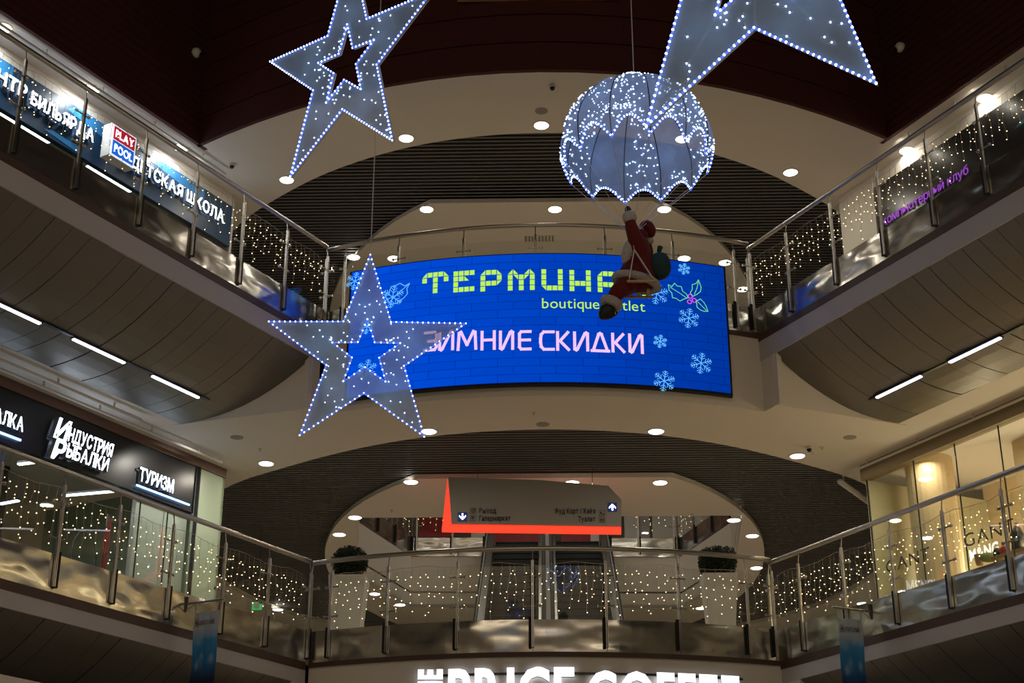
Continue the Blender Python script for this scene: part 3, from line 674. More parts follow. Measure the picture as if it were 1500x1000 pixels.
# ================================================================== BEHIND THE LOWER GALLERY
# escalators
def escalator(xc, label):
    t = thing('escalator', (xc, 25.5, F2), label, 'escalator')
    yb, yt = 25.6, 34.2; k = (F3 - F2) / (yt - yb)
    zz = lambda y: F2 + (y - yb) * k
    b = MB(); b.hexa([(xc - .78, yb - .4, F2), (xc + .78, yb - .4, F2), (xc + .78, yt, F3 - .9), (xc - .78, yt, F3 - .9)], [(xc - .78, yb - .2, F2 + .02), (xc + .78, yb - .2, F2 + .02), (xc + .78, yt, F3 - .35), (xc - .78, yt, F3 - .35)])
    b.build('truss', 'greyband', t)
    n = 22; first = None
    for i in range(n):
        y = yb + (yt - yb) * i / n; z = zz(y)
        if first is None:
            b = MB(); b.box(-.5, .5, 0, .39, -.28, .17)
            b.box(-.5, .5, -.035, .0, .145, .172)
            for j in range(9): b.box(-.47 + j * .11, -.44 + j * .11, -.008, .0, -.05, .165)
            first = b.build('step', mat('dark_grooved_step', (.022, .026, .027), .45, .3), t); o = first
        else:
            o = first.copy(); COL.objects.link(o); o.parent = t
        o.matrix_parent_inverse.identity(); o.location = Vector((xc, y, z)) - t.location
    for sd in (-1, 1):
        x = xc + sd * .62
        b = MB(); b.hexa([(x - .10, yb, F2), (x + .10, yb, F2), (x + .10, yt, F3), (x - .10, yt, F3)], [(x - .10, yb, F2 + .34), (x + .10, yb, F2 + .34), (x + .10, yt, F3 + .34), (x - .10, yt, F3 + .34)])
        sk = b.build('balustrade_skirt', mat('escalator_steel', (.35, .36, .34), .3, .9), t)
        b = MB(); b.hexa([(x - .01, yb, F2 + .34), (x + .01, yb, F2 + .34), (x + .01, yt, F3 + .34), (x - .01, yt, F3 + .34)], [(x - .01, yb, F2 + .9), (x + .01, yb, F2 + .9), (x + .01, yt, F3 + .9), (x - .01, yt, F3 + .9)])
        b.build('balustrade_glass', 'glass', t)
        MB().tube([(x, yb - .5, F2 + .5), (x, yb - .45, F2 + .85), (x, yb, F2 + .94), (x, yt, F3 + .94), (x, yt + .6, F3 + .94)], .04, 8).build('handrail', mat('black_rubber', (.008, .008, .008), .5), t)
escalator(-.63, 'left escalator rising behind the lower railing')
escalator(.77, 'right escalator rising behind the lower railing')
MB().hexa([(-.06, 25.6, F2), (.14, 25.6, F2), (.14, 34.2, F3 - .3), (-.06, 34.2, F3 - .3)], [(-.06, 25.6, F2 + .6), (.14, 25.6, F2 + .6), (.14, 34.2, F3 + .45), (-.06, 34.2, F3 + .45)]).build('trim_%d' % ti, 'greyband', kind='structure', label='grey cover between the two escalators'); ti += 1
# upper back shops glimpsed through the opening
MB().box(-9, 9, 39.2, 39.4, F3, C3).build('wall_back', mat('grey_back_wall', (.35, .34, .30), .8), kind='structure', label='wall behind the escalator opening')
def at_panel(px0, px1, Y, z0, z1, name, m, label, cat=None, kind=None):
    a = atY(px0, 780, Y); c = atY(px1, 780, Y); return MB().box(a.x, c.x, Y, Y + .1, z0, z1).build(name, m, label=label, cat=cat, kind=kind)
M['redshop'] = mat('red_shop_board', (.33, .012, .015), .5, noise=.5, nscale=6)
at_panel(614, 664, 36.6, F3, 13.0, 'shop_partition', 'redshop', 'dark red display panel seen through the escalator opening, left of the sign', 'panel')
at_panel(690, 712, 36.6, F3, 13.0, 'shop_partition', 'plaster', 'white display panel seen through the escalator opening beside the left escalator', 'panel')
t = thing('sale_board', atY(800, 780, 37) , 'long red and white board glimpsed under the hanging sign', 'sign')
for i, (a, c, m_) in enumerate(((712, 790, 'redshop'), (822, 865, 'redshop'), (865, 888, 'white'))):
    p, q = atY(a, 780, 37), atY(c, 780, 37); MB().box(p.x, q.x, 37, 37.08, F3, 12.6).build('board_section', m_, t)
at_panel(915, 935, 36.8, F3, 13.2, 'shop_partition', 'white', 'narrow white panel right of the hanging sign', 'panel')
at_panel(935, 952, 36.9, F3, 13.2, 'shop_partition', 'greyband', 'grey pillar-like panel right of the hanging sign', 'panel')
at_panel(956, 1050, 36.8, F3, 13.2, 'shop_partition', 'white', 'broad white panel behind the small distant railing', 'panel')
area('far_lamp', (0, 33, C3 - .1), 1.5, 45, (1, .9, .75)); area('far_lamp', (-5, 30, C2 - .1), .6, 25, (1, .9, .75)); area('far_lamp', (5, 30, C2 - .1), .6, 25, (1, .9, .75))
# planters with clipped bushes
def planter(x, y, wt, hb, round_, label_p, label_b):
    t = thing('tall_planter', (x, y, F2), label_p, 'planter')
    a, c = wt * .66, wt; z1 = F2 + 1.11
    b = MB(); b.hexa([(x - a, y - a, F2), (x + a, y - a, F2), (x + a, y + a, F2), (x - a, y + a, F2)], [(x - c, y - c, z1), (x + c, y - c, z1), (x + c, y + c, z1), (x - c, y + c, z1)]); b.build('planter_body', mat('white_planter', (.85, .85, .82), .4), t)
    MB().box(x - c + .03, x + c - .03, y - c + .03, y + c - .03, z1, z1 + .012).build('soil', 'brown', t)
    t = thing('clipped_bush', (x, y, z1), label_b, 'bush')
    MB().tube([(x, y, z1), (x, y, z1 + .12)], .02, 6).build('stem', 'brown', t)
    b = MB(); cz = z1 + hb * .5 + .02
    for i in range(3200):
        u = random.uniform(-1, 1); th = random.uniform(0, 2 * pi); r = .25 * random.uniform(.82, 1.05)
        d = Vector((math.sqrt(1 - u * u) * cos(th), math.sqrt(1 - u * u) * sin(th), u))
        if not round_: m_ = max(abs(d.x), abs(d.y), abs(d.z)); d = d / (m_ ** .55)
        p = Vector((x, y, cz)) + Vector((d.x * r, d.y * r, d.z * r * hb / .5 * (.95)))
        e = Vector((random.gauss(0, 1), random.gauss(0, 1), random.gauss(0, 1))).normalized(); f = e.cross(d).normalized(); e = (e + d).normalized()
        b.add([p, p + e * .02 + f * .009, p + e * .042, p + e * .02 - f * .009], [(0, 1, 2, 3)])
    b.build('foliage', mat('dark_box_leaf', (.008, .024, .008), .7), t, kind='stuff')
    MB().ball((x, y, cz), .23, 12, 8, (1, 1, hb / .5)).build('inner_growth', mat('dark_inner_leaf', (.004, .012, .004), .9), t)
planter(-2.86, 21.6, .27, .45, True, 'tall white tapered planter behind the lower railing, left of the escalators', 'round clipped bush in the left white planter')
planter(2.54, 21.6, .25, .40, False, 'tall white tapered planter behind the lower railing, right of the escalators', 'boxy clipped bush in the right white planter')
# hanging direction sign
Y0 = 24.0
def A(px, py): return atY(px, py, Y0)
t = thing('direction_sign', A(780, 740), 'hanging grey direction sign with a glowing red edge above the escalators', 'sign')
b = MB(); b.prism([A(655.5, 700), A(647, 777), A(910, 780.5), A(910, 768), A(662, 764)], (0, .10, 0)); b.build('red_edge', mat('lit_red_edge', (1, .05, .02), emit=1.15), t)
b = MB(); b.prism([A(657, 700), A(661.5, 767.5), A(910, 771.5), A(910, 733), A(891, 712.5), A(790, 704)], (0, -.05, 0)); b.build('face_plate', mat('grey_sign_plate', (.30, .28, .25), .5), t)
def AP(px, py, kx=1): 
    o = atY(px, py, Y0 - .058); return lambda u, v, w_: o + Vector((u, -w_, v))
for px, py, s_, wpx, jl in ((702, 751.5, 'Выход', 25, 0), (702, 762.5, 'Гипермаркет', 46, 0), (813, 752, 'Фуд Корт / Кафе', 59.5, 0), (847, 763.5, 'Туалет', 25, 0)):
    text(s_, AP(px, py), wpx / 89.0, .084, 'ink', t, joined=True, bold=.032)
M['navy'] = mat('navy_lit_square', (.004, .015, .12), .5, emit=.5)
for px, py, up in ((677.5, 756.5, False), (897, 742.5, True)):
    c = atY(px, py, Y0 - .06); q = t_ = MB().box(c.x - .077, c.x + .077, c.y, c.y + .01, c.z - .077, c.z + .077).build('blue_square', 'navy', t)
    k = 1 if up else -1; b = MB(); P_ = lambda x, z: Vector((c.x + x, c.y - .006, c.z + z * k))
    b.prism([P_(-.012, -.055), P_(.012, -.055), P_(.012, .03), P_(-.012, .03)], (0, .004, 0)); b.prism([P_(-.055, .0), P_(0, .055), P_(0, .025), P_(-.055, -.025)], (0, .004, 0)); b.prism([P_(.055, .0), P_(0, .055), P_(0, .025), P_(.055, -.025)], (0, .004, 0))
    b.build('arrow', 'letter', t)
def icon(px, py, kind):
    c = atY(px, py, Y0 - .056); b = MB(); e = .045
    for (x0, z0, x1, z1) in ((-e, -e, e, -e), (e, -e, e, e), (e, e, -e, e), (-e, e, -e, -e)): b.bar((c.x + x0, c.y, c.z + z0), (c.x + x1, c.y, c.z + z1), .004, .004)
    bb = lambda x0, x1, z0, z1: b.box(c.x + x0, c.x + x1, c.y - .002, c.y, c.z + z0, c.z + z1)
    if kind == 'exit': bb(-.03, .03, .022, .03); bb(-.03, -.022, -.02, .03); bb(.022, .03, -.02, .03); bb(-.03, .0, -.024, -.016); bb(0, .012, -.035, .005)
    if kind == 'cart': bb(-.03, .02, .005, .028); bb(-.02, .02, -.012, -.004); bb(-.02, -.01, -.03, -.02); bb(.01, .02, -.03, -.02)
    if kind == 'cup': bb(-.03, -.004, -.01, .02); bb(-.022, -.012, -.03, -.01); bb(.008, .034, -.03, -.012)
    if kind == 'wc':
        for k in (-.018, .018): bb(k - .007, k + .007, -.03, .012); bb(k - .005, k + .005, .016, .028); bb(k - .012, k + .012, -.008, .008)
    b.build('pictogram', 'ink', t)
icon(693, 748, 'exit'); icon(693, 759, 'cart'); icon(882, 751, 'cup'); icon(882, 761, 'wc')
for px in (700, 868):
    q = A(px, 702 if px < 800 else 713); MB().tube([(q.x, q.y + .02, q.z), (q.x, q.y + .02, C2 + .1)], .005, 5).build('cable', 'darksteel', t)
# ground floor letters
t = thing('shop_sign', (0, 20.3, 4.3), 'big glowing white cafe letters under the lower front gallery', 'sign')
def LP(px, z):
    o = atY(px, 980, 20.15)
    return lambda u, v, w_: Vector((o.x + u, yf(o.x + u) - .04 - w_, z + v))
M['bigletter'] = mat('big_white_letter', (.92, .93, 1), emit=2.2)
text('PRICE', LP(656, 4.73), 1.69, .585, 'bigletter', t, depth=.07, bold=.03, gap=.10, side='letterside')
text('COFFEE', LP(861, 4.72), 2.07, .55, 'bigletter', t, depth=.07, bold=.03, gap=.09, side='letterside')
def rotE(u, v, w_):
    o = atY(612, 975, 20.15); return Vector((o.x + .30 - v, yf(o.x) - .05 - w_, 4.72 + u))
text('ONE', rotE, .62, .30, 'bigletter', t, depth=.06, bold=.05, gap=.10, side='letterside')
arcband(-.03, .03, 5.245, 5.275, 'mounting_rail', 'darksteel', t, x0=-1.45, x1=2.7)

# ================================================================== VIDEO SCREEN
ZS0, ZS1 = 9.39, 11.44; XS0, XS1 = -2.90, 2.76
def ysc(x): return yf(x) - .13
t = thing('video_screen', ((XS0 + XS1) / 2, ysc(0), ZS0), 'large curved blue video screen showing a winter sale advert', 'screen')
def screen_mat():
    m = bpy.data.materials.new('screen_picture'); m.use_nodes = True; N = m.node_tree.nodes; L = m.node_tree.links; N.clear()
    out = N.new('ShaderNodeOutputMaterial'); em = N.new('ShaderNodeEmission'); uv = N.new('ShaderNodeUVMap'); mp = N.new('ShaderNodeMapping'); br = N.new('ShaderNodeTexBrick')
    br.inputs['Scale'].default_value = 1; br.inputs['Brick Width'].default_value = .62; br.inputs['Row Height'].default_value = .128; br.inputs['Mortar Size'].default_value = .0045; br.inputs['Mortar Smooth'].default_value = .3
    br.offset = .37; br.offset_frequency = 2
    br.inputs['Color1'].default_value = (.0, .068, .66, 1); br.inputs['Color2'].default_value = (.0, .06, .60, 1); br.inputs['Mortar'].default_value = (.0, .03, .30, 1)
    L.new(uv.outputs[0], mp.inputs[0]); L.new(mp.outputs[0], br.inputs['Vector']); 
    sp = N.new('ShaderNodeSeparateXYZ'); mr = N.new('ShaderNodeMapRange'); mr.inputs['From Max'].default_value = XS1 - XS0; mr.inputs['To Min'].default_value = 1.12; mr.inputs['To Max'].default_value = .55  # dims left to right, a viewing-angle falloff put into the screen's emission
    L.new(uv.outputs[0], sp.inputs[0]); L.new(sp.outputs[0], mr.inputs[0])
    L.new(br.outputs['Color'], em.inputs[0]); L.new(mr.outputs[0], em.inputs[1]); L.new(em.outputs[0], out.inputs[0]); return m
me = bpy.data.meshes.new('picture_surface'); vs = []; fs = []; NX = 40
for i in range(NX + 1):
    x = XS0 + (XS1 - XS0) * i / NX; vs += [(x, ysc(x), ZS0), (x, ysc(x), ZS1)]
fs = [(2 * i, 2 * i + 2, 2 * i + 3, 2 * i + 1) for i in range(NX)]
me.from_pydata(vs, [], fs); uvl = me.uv_layers.new(name='UVMap')
for lp in me.loops: v = me.vertices[lp.vertex_index].co; uvl.data[lp.index].uv = (v.x - XS0, v.z - ZS0)
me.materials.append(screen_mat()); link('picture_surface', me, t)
b = MB()
for i in range(NX):
    x0 = XS0 - .03 + (XS1 - XS0 + .06) * i / NX; x1 = XS0 - .03 + (XS1 - XS0 + .06) * (i + 1) / NX
    b.hexa([(x0, ysc(x0) + .01, ZS0 - .03), (x1, ysc(x1) + .01, ZS0 - .03), (x1, ysc(x1) + .11, ZS0 - .03), (x0, ysc(x0) + .11, ZS0 - .03)], [(x0, ysc(x0) + .01, ZS1 + .015), (x1, ysc(x1) + .01, ZS1 + .015), (x1, ysc(x1) + .11, ZS1 + .015), (x0, ysc(x0) + .11, ZS1 + .015)])
b.build('screen_cabinet', 'black', t)
def onscreen(px, py):      # pixel -> (x, z) on the screen arc
    y = 20.2
    for _ in range(6):
        p = atY(px, py, y); y = ysc(p.x)
    return p.x, p.z
def SX(x, z, off=.006): return Vector((x, ysc(x) - off, z))
class Strokes:
    def __init__(s): s.b = MB()
    def line(s, pts, wd, closed=False):
        n = len(pts)
        for i in range(n if closed else n - 1):
            (x0, z0), (x1, z1) = pts[i], pts[(i + 1) % n]; L_ = math.hypot(x1 - x0, z1 - z0) or 1; dx, dz = (x1 - x0) / L_ * wd / 2, (z1 - z0) / L_ * wd / 2
            x0, z0, x1, z1 = x0 - dx * .8, z0 - dz * .8, x1 + dx * .8, z1 + dz * .8
            s.b.add([SX(x0 - dz, z0 + dx), SX(x0 + dz, z0 - dx), SX(x1 + dz, z1 - dx), SX(x1 - dz, z1 + dx)], [(0, 1, 2, 3)])
        return s
    def poly(s, pts): s.b.add([SX(x, z) for x, z in pts], [tuple(range(len(pts)))]); return s
M['lime'] = mat('lime_pixels', (.52, .95, .10), emit=.85, ecol=(.50, .92, .10), quiet=True)
M['pink'] = mat('pink_pixels', (.8, .5, .9), emit=.95, ecol=(.80, .55, .93), quiet=True)
M['icy'] = mat('icy_blue_pixels', (.12, .5, 1), emit=1.0, ecol=(.12, .48, 1.0), quiet=True)
M['leafgreen'] = mat('green_pixels', (.2, .9, .4), emit=.8, ecol=(.15, .75, .35), quiet=True)
M['magenta'] = mat('magenta_pixels', (.8, .1, .8), emit=.9, ecol=(.75, .10, .8), quiet=True)
# block letters: rows of cells; X full, / \ : corner triangles  a=lower-right, b=lower-left, c=upper-right, d=upper-left filled
LOGO = [(619, 401, ['aXXXb', 'X.X.X', '..X..', '..X..']), (664.5, 398, ['XXXX', 'XXb.', 'X...', 'XXXX']), (704, 396.5, ['aXXb', 'X..X', 'XXXd', 'X...']), (744, 395, ['ab.ab', 'XcXdX', 'X.X.X', 'X.X.X']),
        (793, 394.5, ['X..X', 'X..X', 'X..X', 'cXXX']), (834, 395.5, ['X..X', 'X..X', 'XXXX', 'X..X']), (875, 397, ['aXXb', 'X..X', 'XXXX', 'X..X']), (916, 401, ['aXXX', 'X..X', 'X..X', 'X..X'])]
for px, py, rows in LOGO:
    st = Strokes()
    x0, z0 = onscreen(px, py + 0); cw, chh = .0815, .0885
    for r, row in enumerate(rows):
        for c_, ch in enumerate(row):
            if ch == '.': continue
            xa, xb = x0 + c_ * cw, x0 + c_ * cw + cw * .86; zt, zb = z0 - r * chh, z0 - r * chh - chh * .87
            quad = {'X': [(xa, zb), (xb, zb), (xb, zt), (xa, zt)], 'a': [(xa, zb), (xb, zb), (xb, zt)], 'b': [(xa, zb), (xb, zb), (xa, zt)], 'c': [(xa, zt), (xb, zb), (xb, zt)], 'd': [(xa, zt), (xa, zb), (xb, zt)]}[ch]
            if ch in 'cd': quad = quad[::-1] if ch == 'c' else quad
            st.poly(quad)
    st.b.build('block_letter', 'lime', t)
xa, za = onscreen(794, 451.5); xb, zb = onscreen(945, 455)
text('boutique outlet', lambda u, v, w_: SX(xa + u, za + v), xb - xa, .165, 'lime', t, joined=True, bold=.0, name='lime_caption', space=.28)
# sale headline in squared strokes
def glyph_strokes(ch):
    return {'З': [[(0, 1), (.85, 1), (1, .85), (1, .6), (.85, .5), (.3, .5)], [(.85, .5), (1, .4), (1, .15), (.85, 0), (0, 0)]],
            'И': [[(0, 1), (0, .05), (.12, 0), (.2, .05), (.8, .95), (.9, 1), (1, .95), (1, 0)]],
            'М': [[(0, 0), (.05, .95), (.15, 1), (.5, .25), (.85, 1), (.95, .95), (1, 0)]],
            'Н': [[(0, 0), (0, 1)], [(1, 0), (1, 1)], [(0, .52), (1, .52)]],
            'Е': [[(1, 1), (.15, 1), (0, .88), (0, .12), (.15, 0), (1, 0)], [(0, .52), (.95, .52)]],
            'С': [[(1, 1), (.25, 1), (.05, .85), (0, .6), (0, .4), (.05, .15), (.25, 0), (1, 0)]],
            'К': [[(0, 0), (0, 1)], [(.85, 1), (.2, .5), (.9, 0)]],
            'Д': [[(0, 0), (1.0, 0)], [(.08, 0), (.42, .95), (.5, 1), (.58, .95), (.92, 0)]]}[ch]
heads = [('З', 622, 639), ('И', 644, 663), ('М', 671, 697), ('Н', 706, 724), ('И', 733, 751), ('Е', 761, 777), ('С', 792, 811), ('К', 817, 835), ('И', 842, 861), ('Д', 867, 892), ('К', 898, 916), ('И', 923, 941)]
for ch, p0, p1 in heads:
    f = (p0 - 622) / 320; base = 513.5 - 4.5 * math.sin(pi * min(1, f * 1.0)) * .6 + 5 * f * f * .6; top = base - 25.5
    x0, zb_ = onscreen(p0, base); x1, _ = onscreen(p1, base); _, zt_ = onscreen(p0, top)
    st = Strokes()
    for pl in glyph_strokes(ch): st.line([(x0 + (x1 - x0) * u, zb_ + (zt_ - zb_) * v) for u, v in pl], .045)
    st.b.build('headline_letter', 'pink', t)

def flake(px, py, r_px, big=True):
    x, z = onscreen(px, py); r = r_px / 97.0; s_ = Strokes()
    for k in range(6):
        a = rad(60 * k + 20); ux, uz = cos(a), sin(a); s_.line([(x, z), (x + ux * r, z + uz * r)], .011)
        for f in (.38, .62, .84):
            for sd in (-1, 1):
                a2 = a + sd * rad(50); l = r * (.34 if f < .8 else .2)
                s_.line([(x + ux * r * f, z + uz * r * f), (x + ux * r * f + cos(a2) * l, z + uz * r * f + sin(a2) * l)], .009)
    s_.b.build('snowflake', 'icy', t)
for f in ((575, 435, 17), (520, 412, 14), (538, 478, 12), (537, 541, 15), (1002, 394, 9), (962, 430, 17), (1009, 466, 15.5), (967, 500, 10), (1027, 532, 16), (973, 558, 15.5)): flake(*f)
def leaf(pts, vein, m='leafgreen'):
    s_ = Strokes(); q = [onscreen(*p) for p in pts]; s_.line(q, .012, True); s_.line([onscreen(*p) for p in vein], .011); s_.b.build('holly_leaf', m, t)
leaf([(979, 417), (984, 420), (988, 415), (992, 419), (998, 420), (1000, 427), (1005, 430), (1008, 436), (1002, 438), (996, 441), (990, 437), (985, 436), (984, 429), (980, 425)], [(982, 421), (995, 429), (1005, 436)])
leaf([(1023, 410), (1020, 415), (1014, 417), (1014, 424), (1011, 429), (1015, 434), (1021, 431), (1026, 427), (1027, 421), (1025, 415)], [(1023, 412), (1021, 422), (1017, 431)])
leaf([(1020, 441), (1026, 438), (1031, 443), (1034, 448), (1037, 456), (1031, 456), (1026, 454), (1021, 450)], [(1022, 442), (1029, 449), (1035, 455)])
leaf([(600, 415), (593, 419), (586, 415), (580, 418), (573, 420), (570, 428), (564, 433), (572, 446), (582, 444), (592, 436), (597, 430), (596, 423)], [(598, 417), (585, 428), (572, 441)], 'icy')
s_ = Strokes()
for px, py in ((1010, 442), (1017, 440), (1011, 434)):
    x, z = onscreen(px, py); s_.line([(x + .032 * cos(a), z + .032 * sin(a)) for a in [2 * pi * k / 12 for k in range(12)]], .012, True)
s_.b.build('berries', 'magenta', t)

# ================================================================== HANGING STARS
RN, RI, RIN = .391, .342, .403
def star(c, a, b_, g, label, led_step=.035, wire_to=21.0, seed=1, dens=60, lp=.3):
    rnd = random.Random(seed)
    def rot(x, y, z):
        x, z = x * cos(g) - z * sin(g), x * sin(g) + z * cos(g)
        y, z = y * cos(b_) - z * sin(b_), y * sin(b_) + z * cos(b_)
        return Vector((c[0] + x * cos(a) - y * sin(a), c[1] + x * sin(a) + y * cos(a), c[2] + z))
    outer, inner = [], []
    for k in range(5):
        for t_, r1, lst, sc in ((90 - 72 * k, 1, outer, 1), (54 - 72 * k, RN, outer, 1), (90 - 72 * k, 1, inner, RI), (54 - 72 * k, RIN, inner, RI)):
            lst.append((sc * r1 * cos(rad(t_)), sc * r1 * sin(rad(t_))))
    t = thing('light_star', c, label, 'decoration')
    for sd in (-1, 1):
        b = MB(); d = .008 * sd
        for k in range(10):
            k2 = (k + 1) % 10; b.add([rot(outer[k][0], d, outer[k][1]), rot(outer[k2][0], d, outer[k2][1]), rot(inner[k2][0], d, inner[k2][1]), rot(inner[k][0], d, inner[k][1])], [(0, 1, 2, 3)])
        if sd < 0: b.build('mesh_fabric', 'fabric', t)
    fr = MB(); rope = MB(); led = MB(); led2 = MB()
    for lst, r_ in ((outer, 1), (inner, .6)):
        for d in (-.008, .008): fr.tube([rot(x, d, z) for x, z in lst], .006, 6, True)
        rope.tube([rot(x, -.016, z) for x, z in lst], .0085, 6, True)
        for k in range(10):
            p, q = Vector(lst[k]), Vector(lst[(k + 1) % 10]); L_ = (q - p).length; n = max(2, int(L_ / led_step))
            for i in range(n):
                u = p + (q - p) * (i / n); led.ball(rot(u.x, -.020, u.y), .0072, 6, 4)
    for k in range(10): fr.tube([rot(outer[k][0], .006, outer[k][1]), rot(inner[k][0], .006, inner[k][1])], .004, 5)
    for k in range(0, 10, 2):
        for f in (.35, .65):
            o = Vector(outer[k]); i1 = Vector(outer[k - 1]); i2 = Vector(outer[(k + 1) % 10]); fr.tube([rot(*(lambda v: (v.x, .006, v.y))(o.lerp(i1, f))), rot(*(lambda v: (v.x, .006, v.y))(o.lerp(i2, f)))], .003, 4)
    cnt = 0
    while cnt < dens:
        k = rnd.randrange(10); u, v = rnd.random(), rnd.random()
        p = Vector(outer[k]).lerp(Vector(outer[(k + 1) % 10]), u); q = Vector(inner[k]).lerp(Vector(inner[(k + 1) % 10]), u); r = p.lerp(q, .08 + v * .84)
        if p.length > .75 and rnd.random() < .3: continue
        led2.ball(rot(r.x, -.014, r.y), .0047, 6, 4)
        for _ in range(2):
            a2 = rnd.uniform(0, 2 * pi); e = rnd.uniform(.012, .028); fr.tube([rot(r.x, -.014, r.y), rot(r.x + cos(a2) * e, -.02, r.y + sin(a2) * e)], .0012, 3)  # whiskers imitating glints round each LED, modelled as cord and merged into frame
        cnt += 1
    fr.build('frame', 'cord', t); rope.build('light_rope', 'rope', t); led.build('edge_leds', 'blueled1', t, kind='stuff'); led2.build('scattered_leds', 'blueled1', t, kind='stuff')
    top = rot(outer[0][0], 0, outer[0][1])
    MB().tube([top, (top.x, top.y, wire_to)], .005, 5).build('hanging_wire', 'cord', t)
    for k in range(10):
        m_ = (Vector(outer[k]) + Vector(outer[(k + 1) % 10]) + Vector(inner[k]) + Vector(inner[(k + 1) % 10])) / 4
        point('star_led', rot(m_.x, -.16, m_.y), lp, (.45, .65, 1)); 
star((-1.689, 13.283, 7.042), -.003, .109, -.02, 'light-outlined star hanging in front of the video screen', seed=1, led_step=.05, dens=75)
star((-1.533, 10.118, 8.227), -.706, .082, -.102, 'tilted light-outlined star hanging at the top left of centre', seed=2, led_step=.035, dens=80)
star((1.084, 6.317, 6.341), -.449, .13, -.068, 'large nearest light-outlined star cut by the top picture edge', seed=3, led_step=.032, dens=90)

# ================================================================== PARACHUTE AND FIGURE
DC = Vector((.89, 12.2, 8.43)); NG = 12
t = thing('light_parachute', DC, 'dome-shaped lit parachute with scalloped rim hanging at upper right', 'decoration')
prof = [(.0, 1.0), (.16, .985), (.32, .93), (.46, .83), (.57, .69), (.645, .53), (.685, .36), (.69, .2), (.675, .06), (.655, -.03)]
def domer(u):  # u 0 top .. 1 rim
    f = u * (len(prof) - 1); i = min(int(f), len(prof) - 2); f -= i; return prof[i][0] * (1 - f) + prof[i + 1][0] * f, prof[i][1] * (1 - f) + prof[i + 1][1] * f
def gore_pt(k, v, u, bulge=1.0):   # v in 0..1 across the gore, u down; scalloped lower edge
    um = 1 - .20 * math.sin(pi * v) ** .8; r, z = domer(u * um)
    r *= 1 + .03 * math.sin(pi * v) * bulge; th = 2 * pi * (k + v) / NG + .12
    return DC + Vector((r * cos(th), r * sin(th), z * .88))
for k in range(NG):
    b = MB(); NV, NU = 6, 12; base = 0
    vs = [gore_pt(k, i / NV, j / NU) for j in range(NU + 1) for i in range(NV + 1)]
    b.add(vs, [(j * (NV + 1) + i, j * (NV + 1) + i + 1, (j + 1) * (NV + 1) + i + 1, (j + 1) * (NV + 1) + i) for j in range(NU) for i in range(NV)])
    b.build('canopy_gore', 'canopy', t, smooth=True)
seam = MB(); rope = MB(); leds = MB(); leds2 = MB(); rnd = random.Random(5)
for k in range(NG):
    seam.tube([gore_pt(k, 0, j / 12) for j in range(13)], .006, 5)
    e = [gore_pt(k, i / 12, 1) for i in range(13)]; rope.tube(e, .008, 5)
    n = 15
    for i in range(n): leds.ball(gore_pt(k, (i + .5) / n, 1) , .0095, 6, 4)
    cnt = 75 if k % 2 == 0 else 22
    for _ in range(cnt):
        v, u = rnd.uniform(.06, .94), (rnd.uniform(.25, .98) if k % 2 == 0 else rnd.choice([rnd.uniform(.1, .35), rnd.uniform(.85, .98)]))
        leds2.octa(gore_pt(k, v, u, 1.3), .0075)
seam.build('seam_tube', 'darksteel', t); rope.build('light_rope', 'rope', t); leds.build('rim_leds', 'blueled1', t, kind='stuff'); leds2.build('canopy_leds', 'blueled1', t, kind='stuff')
MB().tube([DC + Vector((0, 0, .88)), (DC.x, DC.y, 21)], .005, 5).build('hanging_wire', 'cord', t)
HUB = atY(925, 345, 12.12)
for k in range(NG): MB().tube([gore_pt(k, 0, 1), gore_pt(k, 0, 1).lerp(HUB, .98)], .0028, 4).build('shroud_line', 'cord', t)
for k in range(8):
    th = 2 * pi * k / 8; point('parachute_led', DC + Vector((.42 * cos(th), .42 * sin(th), .35)), .55, (.42, .62, 1))
point('parachute_led', DC + Vector((0, 0, .62)), .8, (.42, .62, 1))
for k in range(6):
    th = 2 * pi * k / 6; point('parachute_led', DC + Vector((.82 * cos(th), .82 * sin(th), .5)), .5, (.42, .62, 1))
def FP(px, py, dy=0): return atY(px, py, 12.2 + dy)
def skin(name, nodes, edges, m, parent, sub=2, smooth=True, **kw):
    me = bpy.data.meshes.new(name); me.from_pydata([n_[0] for n_ in nodes], edges, []); o = bpy.data.objects.new(name, me); COL.objects.link(o)
    md = o.modifiers.new('s', 'SKIN'); md.use_smooth_shade = True
    for i, n_ in enumerate(nodes):
        sv = me.skin_vertices[0].data[i]; r = n_[1] if isinstance(n_[1], tuple) else (n_[1], n_[1]); sv.radius = r; sv.use_root = (i == 0)
    o.modifiers.new('u', 'SUBSURF').levels = sub
    dg = bpy.context.evaluated_depsgraph_get(); m2 = bpy.data.meshes.new_from_object(o.evaluated_get(dg)); bpy.data.objects.remove(o)
    m2.materials.clear(); m2.materials.append(M[m] if isinstance(m, str) else m); m2.polygons.foreach_set('use_smooth', [True] * len(m2.polygons))
    return link(name, m2, parent, **kw)
sf = thing('parachutist_figure', FP(930, 400), 'bearded plush figure in a red winter coat sitting on a swing under the parachute', 'figure')
